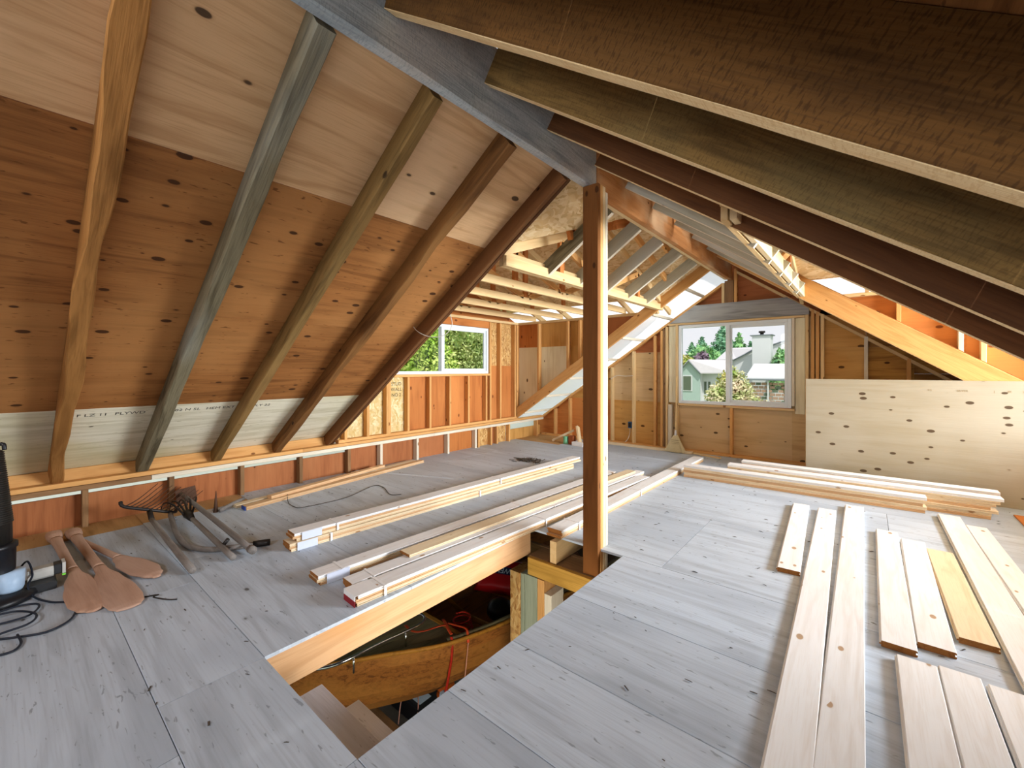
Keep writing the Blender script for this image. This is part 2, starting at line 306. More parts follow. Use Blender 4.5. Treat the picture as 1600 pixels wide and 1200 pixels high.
# ============================================================ FLOOR
floor = struct('floor')
T = .018
def fp(x0, x1, y0, y1, mat='floor_ply'):
    g = .0015; return box('floor_panel', floor, mat, (x0+g, x1-g), (y0+g, y1-g), (-T, 0), 'x', .0015)
HX0, HX1, HY0, HY1 = -2.184, -1.365, .795, 2.895
for y0, y1, xs in ((-2.9, -2.05, (-5.3, -3.4, -.96, 1.48, 2.6)), (-2.05, -.83, (-5.3, -4.62, -2.18, .26, 2.6)), (-.83, .40, (-4.86, -4.3, -1.86, .58, 2.6)),
                   (.40, HY0, (-4.86, -3.3, HX0, HX1, .1, 2.6)), (2.895, 4.10, (-5.3, -3.52, -1.08, 1.36, 2.6)), (4.10, 5.32, (-5.3, -4.74, -2.30, .14, 2.6)),
                   (5.32, 6.40, (-5.3, -3.52, -1.08, 1.36, 2.6)), (6.40, 7.3, (-4.25, -1.7, .74, 2.6))):
    for a, b in zip(xs, xs[1:]): fp(a, b, y0, y1)
for y0, y1, xs in ((HY0, 1.64, (-4.9, -3.7, HX0)), (1.64, 2.895, (-5.3, -3.52, HX0)), (HY0, 1.21, (HX1, .6, 2.6)), (1.21, 1.64, (HX1, .6, 2.6)), (1.64, 2.2, (HX1, .3, 2.6)), (2.2, 2.895, (HX1, -.1, 2.6))):
    for a, b in zip(xs, xs[1:]): fp(a, b, y0, y1)
fp(-5.3, -4.86, .40, HY0, 'floor_tan'); fp(-5.3, -4.86, -.83, .40, 'floor_tan'); fp(-5.3, -4.9, HY0, 1.64, 'floor_tan'); fp(-5.3, -4.25, 6.40, 7.3, 'floor_tan')
# framing round the opening
box('rim_joist', floor, 'joist_tan', (-2.232, -2.194), (.80, 2.875), (-.205, -.019), 'y')
box('rim_joist', floor, 'stud_pale', (-2.275, -2.235), (.80, 2.875), (-.205, -.019), 'y')
box('trimmer_joist', floor, 'joist_tan', (-1.36, -1.322), (.80, 3.4), (-.205, -.019), 'y')
box('end_joist', floor, 'stud_white', (-2.19, -1.4), (.755, .793), (-.21, -.019), 'x')
box('header_beam', floor, 'beam_yellow', (-2.165, -1.325), (2.80, 2.84), (-.345, -.205), 'x')
box('header_beam', floor, 'stud_old', (-2.9, -1.325), (3.06, 3.10), (-.345, -.205), 'x')
box('blocking', floor, 'stud_pale', (-1.965, -1.905), (2.835, 3.36), (-.2, -.025), 'y')
box('blocking', floor, 'stud_old', (-2.19, -1.33), (2.85, 3.05), (-.23, -.207), 'x')
box('blocking', floor, 'panel_red', (-2.19, -1.33), (3.36, 3.40), (-.2, -.02), 'x')
for i, y in enumerate((-.4, .2, 3.6, 4.2, 4.8, 5.4, 6.0, 6.6)): box('floor_joist', floor, 'stud_old', (-5.3, 2.5), (y, y+.04), (-.25, -.02), 'x')
for i, y in enumerate((1.2, 1.8, 2.4)):
    box('floor_joist', floor, 'stud_old', (-5.3, -2.28), (y, y+.04), (-.25, -.02), 'x')
    box('floor_joist', floor, 'stud_old', (-1.32, 2.5), (y, y+.04), (-.25, -.02), 'x')

# ============================================================ CEILING: ridge, rafters, sheathing
ceil = struct('ceiling')
beam('ridge_beam', ceil, 'ridge_blue', (-1.65, -2.8, 2.755), (-1.65, 2.97, 2.755), (-.03, .032), (0, .44), seg=14, wob=.004, seed=3, ch=.008)
beam('ridge_beam', ceil, 'ridge_orange', (-1.65, 2.975, 2.725), (-1.65, 7.22, 2.735), (-.05, .005), (0, .42), seg=1)
beam('ridge_beam', ceil, 'plate_cream', (-1.65, 2.975, 2.725), (-1.65, 7.22, 2.735), (.007, .058), (.012, .22), seg=1)
# left rafters (bottom on plane zl), sheathing above them
def lraf(yc, mat, w=.07, d=.165, seg=10, wob=.004, seed=0, x1=-1.685, name='rafter', x0=-5.22, off=0):
    return beam(name, ceil, mat, (x0, yc, zl(x0)+off), (x1, yc, zl(x1)+off), (-w/2, w/2), (0, d*math.cos(math.atan(.667))), NL, seg=seg, wob=wob, seed=seed, ch=.006)
lraf(-1.55, 'rafter_brown'); lraf(-.95, 'rafter_olive', seed=8); lraf(-.32, 'rafter_brown', seed=9)
lraf(.285, 'rafter_gold', .08, .16, 24, .011, 4)
lraf(.845, 'rafter_grey', .085, .16, 20, .004, 5)
lraf(1.435, 'rafter_olive', .072, .16, 12, .003, 6)
lraf(2.03, 'rafter_brown', .075, .165, 24, .010, 11)
lraf(2.63, 'rafter_dark', .045, .17, 8, .002, 13)
lraf(2.685, 'rafter_dark', .04, .17, 8, .002, 14, off=.012)
DZ = .165
def lsheet(x0, x1, y0, y1, mat):
    poly('roof_panel', ceil, mat, [(x0, y0, zl(x0)+DZ), (x1, y0, zl(x1)+DZ), (x1, y1, zl(x1)+DZ), (x0, y1, zl(x0)+DZ)], NL*.012, (0, 1, 0))
cx = [-5.62, -4.452, -3.463, -2.478, -1.66]
for k, rows in enumerate((((-2.9, -.32, 'ply_weathered'), (-.32, 2.12, 'ply_weathered'), (2.12, 2.71, 'ply_weathered')), ((-2.9, -1.0, 'ply_red'), (-1.0, 1.44, 'ply_red'), (1.44, 2.71, 'ply_red')),
                          ((-2.9, -.32, 'ply_red'), (-.32, 1.435, 'ply_red'), (1.435, 2.71, 'ply_red')), ((-2.9, -.9, 'ply_light'), (-.9, 1.5, 'ply_light'), (1.5, 2.71, 'ply_light')))):
    for y0, y1, m in rows: lsheet(cx[k]+.002, cx[k+1]-.002, y0+.002, y1-.002, m)
# stub rafters over the left dormer, end rafter
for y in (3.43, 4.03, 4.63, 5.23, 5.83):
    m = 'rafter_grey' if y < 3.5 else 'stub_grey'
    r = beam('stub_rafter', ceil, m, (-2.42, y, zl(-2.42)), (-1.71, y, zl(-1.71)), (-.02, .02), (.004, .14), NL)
    beam('lit_edge', r, 'stud_white', (-2.42, y, zl(-2.42)), (-1.71, y, zl(-1.71)), (-.02, .02), (0, .0035), NL, ch=.001)  # white strip paints the light from below onto the stub underside
lraf(6.36, 'stud', .045, .2, 1, 0, 15)
for x in (-5.05, -4.55, -4.05, -3.55, -3.05, -2.55, -2.05): box('lookout', ceil, 'stud_white', (x, x+.04), (6.385, 7.36), (zl(x)+.01, zl(x)+.05), 'y')
# right rafters (bottom on plane zr)
def rraf(yn, mat, w=.045, x0=-1.60, x1=2.05, d=.235, seg=10, wob=.002, seed=0, name='rafter'):
    r = beam(name, ceil, mat, (x0, yn+w/2, zr(x0)), (x1, yn+w/2, zr(x1)), (-w/2, w/2), (0.004, d), NR, seg=seg, wob=0, seed=seed, ch=.002)
    e = beam('lit_edge', r, 'lit_sawn_cream', (x0, yn+w/2, zr(x0)), (x1, yn+w/2, zr(x1)), (-w/2, w/2), (0, .0035), NR, seg=40 if yn < 2 else 8, wob=wob, seed=seed, ch=.001)  # cream strip: underside brightness from light below, painted as colour
    return r
for yn, m, w in ((-1.35, 'rafter_sawn', .05), (-.75, 'rafter_sawn', .05), (-.15, 'rafter_sawn', .05), (.45, 'rafter_sawn', .05), (1.055, 'rafter_sawn', .062), (1.68, 'rafter_sawn_grey', .052), (2.27, 'rafter_red', .045), (2.90, 'rafter_red', .045)): rraf(yn, m, w, seed=int(yn*10)+20)
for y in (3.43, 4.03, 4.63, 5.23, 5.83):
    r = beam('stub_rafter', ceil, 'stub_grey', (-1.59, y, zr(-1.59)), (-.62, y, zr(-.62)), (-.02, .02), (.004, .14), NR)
    beam('lit_edge', r, 'stud_white', (-1.59, y, zr(-1.59)), (-.62, y, zr(-.62)), (-.02, .02), (0, .0035), NR, ch=.001)  # same painted light strip under the right stubs
rraf(6.33, 'stud', .045)
DR = .236
def rsheet(x0, x1, y0, y1, mat):
    poly('roof_panel', ceil, mat, [(x0, y0, zr(x0)+DR/NR.z), (x1, y0, zr(x1)+DR/NR.z), (x1, y1, zr(x1)+DR/NR.z), (x0, y1, zr(x0)+DR/NR.z)], NR*.012, (0, 1, 0))
for x0, x1 in ((-1.64, -.62), (-.62, .38), (.38, 1.38), (1.38, 2.4)):
    for y0, y1 in ((-2.9, -.9), (-.9, 1.5), (1.5, 2.95), (6.38, 7.5)): rsheet(x0+.002, x1-.002, y0+.002, y1-.002, 'ply_red')
# ---- dormer roofs: trusses along Y
DY0, DY1, DPK = 2.78, 6.42, 4.60
CZ = 2.25
PIT = .36
def truss(x, half=False, m='stud_pale', dy=0):
    t = bpy.data.objects.new('truss', None); put(t, ceil, I4((x, DPK, CZ)))
    beam('bottom_chord', t, m, (x, DY0, CZ), (x, DY1+.02, CZ), (-.019, .019), (0, .09))
    pk = CZ+.09+PIT*(DPK-DY0)
    beam('top_chord', t, m, (x, DY0-.02, CZ+.09-.02*PIT), (x, DPK, pk), (-.019, .019), (0, .085))
    beam('top_chord', t, m, (x, DPK, pk), (x, DY1+.35, CZ+.09-.35*PIT), (-.019, .019), (0, .085))
    beam('king_post', t, 'panel_orange', (x, DPK, CZ+.09), (x, DPK, pk), (-.019, .019), (-.04, .04), (0, 1, 0))
    for s in (-1, 1):
        beam('web', t, 'stud', (x, DPK+s*.06, CZ+.09), (x, DPK+s*.95, CZ+.09+PIT*(DPK-DY0-.95)), (-.019, .019), (-.035, .035))
        beam('web', t, 'panel_orange', (x, DPK+s*.95, CZ+.09), (x, DPK+s*.95, CZ+.09+PIT*(DPK-DY0-.95)), (-.019, .019), (-.035, .035), (0, 1, 0))
    return t
for x in (-2.40, -3.0, -3.6, -4.2, -4.8): truss(x)
beam('girder_chord', ceil, 'stud_pale', (-2.445, DY0, CZ), (-2.445, DY1, CZ), (-.019, .019), (0, .14))
for x in (-.66, 0.0, .66, 1.32): truss(x)
beam('girder_chord', ceil, 'plate_cream', (-.61, DY0, CZ), (-.61, DY1, CZ), (-.019, .019), (0, .14))
pkz = CZ+.18+PIT*(DPK-DY0)
def zd(y): return pkz-PIT*abs(y-DPK)
def roofpoly(rect, zf, keep, mat, n=(0, 0, .012), gr=(1, 0, 0)):
    p = clip(rect, keep)
    if len(p) >= 3: poly('roof_panel', ceil, mat, [(x, y, zf(x, y)) for x, y in p], n, gr)
ML = lambda x: zl(x)+DZ
MR = lambda x: zr(x)+DR/NR.z
YE = [DY0-.04, (DY0+DPK)/2, DPK, (DPK+DY1)/2+.1, DY1-.05, DY1+.36]
for main, spans in ((ML, ((-5.9, -4.2), (-4.2, -2.42), (-2.42, -1.65))), (MR, ((-1.65, -.66), (-.66, .66), (.66, 2.6)))):
    for x0, x1 in spans:
        for a, b in zip(YE, YE[1:]):
            roofpoly([(x0, a), (x1, a), (x1, b), (x0, b)], lambda x, y: zd(y), lambda x, y: zd(y)-main(x), 'sky_sheet' if a > DY1-.1 else 'osb_roof')  # outermost strip is an added translucent sheet for the bright eave openings
for main, x0, x1, n in ((ML, -2.46, -1.655, NL*.012), (MR, -1.645, -.40, NR*.012)):
    for a, b in ((2.715 if main is ML else 2.95, DPK), (DPK, 6.40)):
        roofpoly([(x0, a), (x1, a), (x1, b), (x0, b)], lambda x, y: main(x), lambda x, y: main(x)-zd(y), 'osb_roof', n, (0, 1, 0))
roofpoly([(-2.4, 6.38), (-1.655, 6.38), (-1.655, 7.5), (-2.4, 7.5)], lambda x, y: zl(x)+.06, lambda x, y: 1, 'sky_sheet', NL*.004, (0, 1, 0))  # added translucent sheet in place of open sky beside the end rafter
for a, b in ((-5.62, -4.5), (-4.5, -3.4), (-3.4, -2.402)): roofpoly([(a, 6.40), (b, 6.40), (b, 7.5), (a, 7.5)], lambda x, y: zl(x)+.06, lambda x, y: 1, 'sky_sheet', NL*.004, (0, 1, 0))  # added sheet continues down the slope, glowing like open sky
# valley rafters under the dormer roof
for x in (-2.12, -1.88):
    yv = DPK-(pkz-ML(x))/PIT
    beam('valley_rafter', ceil, 'panel_orange', (x, yv+.08, zd(yv+.08)-.09), (x, DPK, pkz-.09), (-.019, .019), (0, .085)); beam('valley_rafter', ceil, 'stud', (x, DPK, pkz-.09), (x, 2*DPK-yv-.08, zd(yv+.08)-.09), (-.019, .019), (0, .085))
for x in (-1.2, -.93):
    yv = DPK-max(.1, (pkz-MR(x)))/PIT
    beam('valley_rafter', ceil, 'panel_orange', (x, yv+.08, zd(yv+.08)-.09), (x, DPK, pkz-.09), (-.019, .019), (0, .085)); beam('valley_rafter', ceil, 'stud', (x, DPK, pkz-.09), (x, 2*DPK-yv-.08, zd(yv+.08)-.09), (-.019, .019), (0, .085))
# cheeks of the dormers beside the last main rafters
poly('cheek_panel', ceil, 'osb_roof', [(-5.3, 2.735, ML(-5.3)), (-2.4, 2.735, ML(-2.4)-.02), (-5.3, 2.735, 2.42)], (0, .01, 0), (1, 0, 0))
poly('cheek_panel', ceil, 'osb_roof', [(-.5, 2.96, MR(-.5)-.02), (2.1, 2.96, MR(2.1)), (2.1, 2.96, 2.42)], (0, .01, 0), (1, 0, 0))
for a, b in ((-2.9, .9), (.9, 2.72)): box('eave_block', ceil, 'stud', (-5.30, -5.268), (a+.002, b-.002), (.36, .50), 'y')

# ============================================================ LEFT WALL: knee wall + dormer wall
wl = struct('wall_left')
kys = [-2.0, -1.39, -.78, -.17, .46, 1.054, 1.66, 2.28, 2.893, 3.37, 3.99, 4.60, 5.227]
for i, y in enumerate(kys): box('knee_stud', wl, 'stud_old' if y < 3 else 'stud_white', (-5.252, -5.165), (y-.02, y+.02), (0, .318), 'z')
for i, (a, b) in enumerate(zip([-2.9]+kys, kys+[5.3])):
    gap = .048 if b < 2.9 else .004
    box('knee_panel', wl, 'panel_red' if 1 < i < 12 else 'panel_orange', (-5.275, -5.256), (a+.002, b-.002), (-.02, .318-gap), 'z', .002)
for a, b, m in ((5.25, 5.62, 'osb_tan'), (5.78, 6.1, 'osb_tan'), (5.62, 5.78, 'panel_red'), (6.14, 7.2, 'panel_yellow')): box('knee_panel', wl, m, (-5.275, -5.25), (a+.002, b-.002), (-.02, .30 if b < 6.2 else .2), 'z', .002)
for y in (5.30, 5.62, 5.78, 6.12, 7.0): box('knee_stud', wl, 'stud', (-5.25, -5.165), (y-.02, y+.02), (0, .318), 'z')
for a, b in ((-2.9, .9), (.9, 4.3), (4.3, 7.2)): box('top_plate', wl, 'stud_old' if b < 4 else 'stud_white', (-5.252, -5.155), (a+.002, b-.002), (.32, .362), 'y')
for a, b in ((-2.9, 2.3), (2.3, 7.2)): box('top_plate', wl, 'stud', (-5.252, -5.155), (a+.002, b-.002), (.366, .405), 'y')
box('dormer_plate', wl, 'stud', (-5.262, -5.172), (2.75, 6.38), (.408, .448), 'y')
for y, z1 in ((2.85, 1.24), (3.17, 1.24), (3.473, 1.24), (3.51, 1.24), (3.83, 1.24), (4.238, 1.24), (4.646, 1.24), (5.063, 1.24), (5.50, 1.24), (5.605, 2.2), (5.88, 2.2), (6.30, 2.2), (6.36, 2.2)):
    box('dormer_stud', wl, 'stud', (-5.262, -5.172), (y-.019, y+.019), (.449, z1), 'z')
box('window_sill_plate', wl, 'stud', (-5.262, -5.172), (3.45, 5.585), (1.242, 1.278), 'y')
box('dormer_top_plate', wl, 'stud_pale', (-5.262, -5.172), (2.75, 6.40), (2.205, 2.248), 'y')
box('dormer_header', wl, 'panel_orange', (-5.262, -5.19), (3.3, 5.585), (2.085, 2.203), 'y')
for a, b, z0, z1, m in ((2.75, 3.15, .43, 1.3, 'osb_pale'), (3.15, 3.83, .43, 1.3, 'osb_pale'), (3.83, 4.65, .43, 1.26, 'panel_orange'), (4.65, 5.585, .43, 1.26, 'panel_orange'), (5.585, 6.42, .43, 1.42, 'panel_orange'), (5.585, 6.42, 1.42, 2.25, 'osb_tan'), (2.75, 3.5, 1.3, 2.25, 'osb_pale')):
    box('dormer_panel', wl, m, (-5.285, -5.266), (a+.0003, b-.0003), (z0+.0003, z1-.0003), 'z', .0005)
poly('gable_panel', wl, 'panel_orange', [(-5.29, DY0, 2.26), (-5.29, DY1, 2.26), (-5.29, DPK, pkz-.03)], (.018, 0, 0), (0, 1, 0))
box('sky_sheet', wl, 'sky_sheet', (-5.31, -5.306), (5.9, 7.2), (-.02, .5), 'y', .001)  # sheet added to stand in for outside brightness in the corner slot
# stamps on the weathered sheathing and wall boards
def stamp(parent, body, p, xdir, ydir, size, mat='ink'):
    x = Vector(xdir).normalized(); y = Vector(ydir); y = (y-x*y.dot(x)).normalized(); z = x.cross(y)
    M = Matrix((x, y, z)).transposed().to_4x4(); M.translation = p; return text('stamp', parent, mat, body, M, size, .0004)

# ============================================================ FAR WALL (gable end)
wb = struct('wall_back')
YF, YS = 7.20, 7.285
WX0, WX1, WZ0, WZ1 = -2.41, -.83, .795, 2.08
def under(x): return min(zl(x), zr(x)-.0)
def wpanel(x0, x1, z0, z1, mat, grain=(1, 0, 0)):
    p = [(x0, z0), (x1, z0), (x1, z1), (x0, z1)]
    p = clip(p, lambda x, z: zl(x)-z) if x1 < -1.6 else p; p = clip(p, lambda x, z: zr(x)+.1-z)
    if len(p) >= 3: poly('wall_panel', wb, mat, [(x, YS, z) for x, z in p], (0, .012, 0), grain)
g = .0003
for x0, x1, z0, z1, m in ((-5.6, -3.62, -.02, .79, 'panel_orange'), (-3.62, -2.56, -.02, .79, 'panel_yellow'), (-5.3, -3.62, .79, 1.65, 'panel_yellow'), (-3.62, -2.56, .79, 1.65, 'panel_tan'), (-3.62, -2.56, 1.65, 2.4, 'panel_red'),
                          (-2.56, WX0, -.02, 2.1, 'panel_tan'), (WX0, -1.61, -.02, WZ0, 'panel_tan'), (-1.61, WX1, -.02, WZ0, 'panel_tan'), (WX1, -.5, -.02, 2.1, 'panel_tan'),
                          (-.5, -.01, -.02, 1.65, 'panel_yellow'), (-.5, -.01, 1.65, 2.3, 'panel_yellow'), (-.01, .45, -.02, 1.65, 'panel_stained'), (-.01, .45, 1.65, 2.3, 'panel_stained'), (.45, 2.1, -.02, 1.3, 'panel_stained'), (.45, 2.1, 1.3, 2, 'panel_stained'),
                          (-3.2, -1.65, 2.1, 2.75, 'panel_red'), (-1.68, -.3, 2.1, 3.2, 'panel_red')):
    wpanel(x0+g, x1-g, z0+g, z1-g, m)
for x, m, w in ((-4.90, 'stud', .04), (-4.55, 'stud', .04), (-3.98, 'stud', .04), (-3.64, 'stud_pale', .04), (-3.22, 'stud_pale', .04), (-2.83, 'stud', .04), (-2.71, 'stud', .04), (-2.665, 'stud_old', .03), (-2.625, 'stud_pale', .04)):
    box('wall_stud', wb, m, (x, x+w), (YF, YS-.002), (.04, zl(x)-.045), 'z')
for x, m in ((-.665, 'stud_pale'), (-.60, 'stud'), (-.545, 'stud'), (-.49, 'stud_pale'), (-.03, 'stud_white'), (.38, 'stud')):
    box('wall_stud', wb, m, (x, x+.04), (YF, YS-.002), (.04, zr(x)-.02), 'z')
box('wall_stud', wb, 'stud_white', (-2.575, -2.515), (YF-.012, YS-.002), (.04, .76), 'z'); box('wall_stud', wb, 'stud_pale', (-2.455, WX0-.005), (YF, YS-.002), (.04, 2.085), 'z')
box('wall_stud', wb, 'stud_white', (WX1+.005, WX1+.04), (YF, YS-.002), (.83, 2.085), 'z'); box('wall_stud', wb, 'stud', (-1.63, -1.59), (YF, YS-.002), (.04, .755), 'z')
box('infill_board', wb, 'panel_pale', (-2.575, -2.458), (YF+.03, YS-.003), (.80, 2.08), 'z'); box('infill_board', wb, 'panel_pale', (WX1+.045, -.67), (YF+.03, YS-.003), (.72, 2.08), 'z')
box('sill_plate', wb, 'stud_pale', (-2.45, WX1+.04), (YF, YS-.002), (.757, .792), 'x'); box('window_head_plate', wb, 'stud_pale', (-2.58, -.67), (YF, YS-.002), (2.087, 2.118), 'x')
box('base_plate', wb, 'stud', (-5.2, 2.0), (YF-.01, YS-.002), (0.0, .038), 'x')
poly('header_beam', wb, 'header_grey', [(x, YF-.02, z) for x, z in clip(clip([(-2.62, 2.12), (-.62, 2.12), (-.62, 2.385), (-2.62, 2.385)], lambda x, z: zl(x)-.05-z), lambda x, z: zr(x)-.02-z)], (0, .085, 0), (1, 0, 0))
box('king_stud', wb, 'stud_old', (-1.70, -1.575), (YF-.005, YS-.01), (2.387, 2.725), 'z'); box('king_stud', wb, 'stud_pale', (-1.745, -1.705), (YF, YS-.01), (2.387, 2.70), 'z'); box('king_stud', wb, 'stud', (-1.57, -1.53), (YF, YS-.01), (2.387, 2.90), 'z')
beam('rake_plate', wb, 'stud', (-5.2, (YF+YS)/2, zl(-5.2)-.045), (-1.72, (YF+YS)/2, zl(-1.72)-.045), (-.042, .042), (0, .036), NL)
beam('rake_plate', wb, 'stud_pale', (-1.55, (YF+YS)/2, zr(-1.55)-.045), (2.0, (YF+YS)/2, zr(2.0)-.045), (-.042, .042), (0, .036), NR)
# electrical outlet on the far wall
ol = thing('outlet_box', 'blue plastic electrical box on the stud left of the far window', 'outlet', (-3.27, 7.22, .3))
box('box_body', ol, 'box_blue', (-3.305, -3.235), (7.215, 7.27), (.30, .41), 'z', .004); box('receptacle', ol, 'black_plastic', (-3.293, -3.247), (7.208, 7.214), (.315, .395), 'z', .004)
tube('cable', ol, 'wire_white', [(-3.28, 7.25, .30), (-3.28, 7.24, .2), (-3.3, 7.2, .1), (-3.34, 7.18, .05)], .006, 4, 6)
tag(tube('electric_cable', None, 'wire_white', [(-3.62, 7.192, 1.18), (-3.5, 7.19, 1.24), (-3.35, 7.19, 1.23), (-3.2, 7.19, 1.24)], .006, 4, 6), 'thin white cable strung between the studs left of the far window', 'cable')

# ---- side wall of both dormers at Y 6.4 (above the end rafter)
wd = struct('wall_dormer_left')
def dpanel(par, x0, x1, z0, z1, mat, zf, off):
    p = clip([(x0, z0), (x1, z0), (x1, z1), (x0, z1)], lambda x, z: z-zf(x)-off)
    if len(p) >= 3: poly('wall_panel', par, mat, [(x, 6.475, z) for x, z in p], (0, .012, 0), (0, 0, 1))
dpanel(wd, -5.27, -4.7, .3, 1.77, 'panel_pale', zl, .1); dpanel(wd, -4.7, -4.06, .3, 1.77, 'panel_pale', zl, .1); dpanel(wd, -4.06, -2.4, .3, 1.77, 'panel_yellow', zl, .1)
dpanel(wd, -5.27, -4.7, 1.77, 2.25, 'panel_orange', zl, .1); dpanel(wd, -4.7, -4.06, 1.77, 2.25, 'panel_yellow', zl, .1); dpanel(wd, -4.06, -3.5, 1.77, 2.25, 'panel_yellow', zl, .1); dpanel(wd, -3.5, -2.4, 1.77, 2.25, 'panel_red', zl, .1)
for x in (-5.255, -4.72, -4.08, -3.84, -3.4): box('wall_stud', wd, 'stud', (x, x+.04), (6.388, 6.473), (zl(x)+.19, 2.205), 'z')
box('top_plate', wd, 'stud_pale', (-5.17, -2.45), (6.388, 6.473), (2.207, 2.246), 'x')
wr = struct('wall_dormer_right')
def rpan(x0, x1, z0, z1, m):
    p = clip([(x0, z0), (x1, z0), (x1, z1), (x0, z1)], lambda x, z: z-zr(x)-.1)
    if len(p) >= 3: poly('wall_panel', wr, m, [(x, 6.475, z) for x, z in p], (0, .012, 0), (1, 0, 0))
rpan(-.4, .2995, .3, 2.25, 'panel_orange'); rpan(.3, .80, .3, 2.25, 'panel_orange'); rpan(.8005, 2.1, .3, 2.25, 'panel_orange')
for x, m in ((.25, 'stud'), (.73, 'stud_white'), (.89, 'stud_pale'), (1.4, 'stud')): box('wall_stud', wr, m, (x, x+.04), (6.388, 6.473), (zr(x)+.2, 2.205), 'z')
box('top_plate', wr, 'stud_pale', (-.45, 1.98), (6.388, 6.473), (2.207, 2.246), 'x')
# right-hand wall (outside the frame): knee wall and dormer wall with its window opening
wq = struct('wall_right')
for a, b in ((-2.9, -.9), (-.9, 1.5), (1.5, 2.9), (2.9, 3.3), (6.1, 7.25)): box('knee_panel', wq, 'panel_red', (2.07, 2.09), (a+.002, b-.002), (-.02, .42 if b < 2.95 or a > 6 else .5), 'y', .002)
for y in (-2.2, -1.6, -1, -.4, .2, .8, 1.4, 2.0, 2.6): box('knee_stud', wq, 'stud_old', (1.98, 2.066), (y, y+.04), (0, .32), 'z')
box('top_plate', wq, 'stud', (1.975, 2.07), (-2.9, 2.9), (.323, .40), 'y')

for a, b in ((2.95, 3.9), (3.9, 5.1), (5.1, 6.4)): box('dormer_panel', wq, 'panel_orange', (2.072, 2.09), (a+.001, b-.001), (0, .74), 'y', .002)
box('dormer_plate', wq, 'stud', (1.98, 2.07), (2.95, 6.38), (.742, .78), 'y'); box('dormer_plate', wq, 'stud', (1.98, 2.07), (2.95, 6.38), (2.205, 2.246), 'y')
for y in (2.97, 6.33): box('dormer_stud', wq, 'stud', (1.98, 2.07), (y, y+.04), (.781, 2.204), 'z')
for y in (3.4, 3.8, 4.2, 4.6, 5.0, 5.4, 5.8): box('dormer_stud', wq, 'stud', (1.98, 2.07), (y, y+.04), (0, .741), 'z')
wf_ = struct('wall_front')
for x0, x1 in ((-5.3, -3.5), (-3.5, -1.65)): poly('wall_panel', wf_, 'panel_yellow', [(x0, -2.92, 0), (x1, -2.92, 0), (x1, -2.92, ML(x1)), (x0, -2.92, ML(x0))], (0, .012, 0), (1, 0, 0))
for x0, x1 in ((-1.65, .2), (.2, 2.1)): poly('wall_panel', wf_, 'panel_yellow', [(x0, -2.92, 0), (x1, -2.92, 0), (x1, -2.92, MR(x1)), (x0, -2.92, MR(x0))], (0, .012, 0), (1, 0, 0))

# ============================================================ WINDOWS
def window(name, axis, fixed, a0, a1, z0, z1, mull, sash_side):
    w = struct(name); d0, d1 = fixed
    def bx(n, A, Z, D, m='vinyl_white', par=None):
        if axis == 'x': return box(n, par or w, m, A, D, Z, 'z', .004)
        return box(n, par or w, m, D, A, Z, 'z', .004)
    f = .045
    D = (d0, d1)
    bx('frame_jamb', (a0, a0+f), (z0, z1), D); bx('frame_jamb', (a1-f, a1), (z0, z1), D)
    bx('frame_head', (a0+f, a1-f), (z1-f, z1), D); bx('frame_sill', (a0+f, a1-f), (z0, z0+f), D)
    bx('mullion', (mull-.03, mull+.03), (z0+f, z1-f), D)
    dm = (d0+d1)/2
    s0, s1 = (mull+.03, a1-f) if sash_side > 0 else (a0+f, mull-.03); h = .04; SD = (dm-.018, dm+.018)
    bx('sash_stile', (s0, s0+h*.6), (z0+f, z1-f), SD); bx('sash_stile', (s1-h, s1), (z0+f, z1-f), SD); bx('sash_rail', (s0+h*.6, s1-h), (z1-f-h, z1-f), SD); bx('sash_rail', (s0+h*.6, s1-h), (z0+f, z0+f+h), SD)
    bx('glass_pane', (s0+h*.6, s1-h), (z0+f+h, z1-f-h), (dm-.003, dm+.003), 'window_glass')
    o0, o1 = (a0+f, mull-.03) if sash_side > 0 else (mull+.03, a1-f)
    bx('glass_pane', (o0, o1), (z0+f, z1-f), (dm-.003, dm+.003), 'window_glass'); return w
w1 = window('window_1', 'x', (7.215, 7.30), WX0, WX1, WZ0, WZ1, -1.66, 1)
box('sealant_strip', w1, 'caulk_red', (-1.62, WX1), (7.205, 7.214), (.785, .797), 'x', .001)
w2 = window('window_2', 'y', (-5.29, -5.205), 3.50, 5.58, 1.28, 2.08, 4.52, 1)

# ============================================================ POST
po = thing('support_post', 'tall built up wooden post under the ridge at the floor opening', 'post', (-1.605, 2.93, -.2))
for i, (y0, y1, m) in enumerate(((2.85, 2.89, 'post_brown'), (2.891, 2.93, 'stud'), (2.931, 2.972, 'plate_cream'), (2.973, 3.01, 'stud_white'))):
    zz = 2.752 if y1 < 2.975 else 2.72
    box('post_board', po, m, (-1.672, -1.543), (y0, y1), (-.2, zz), 'z', .004)

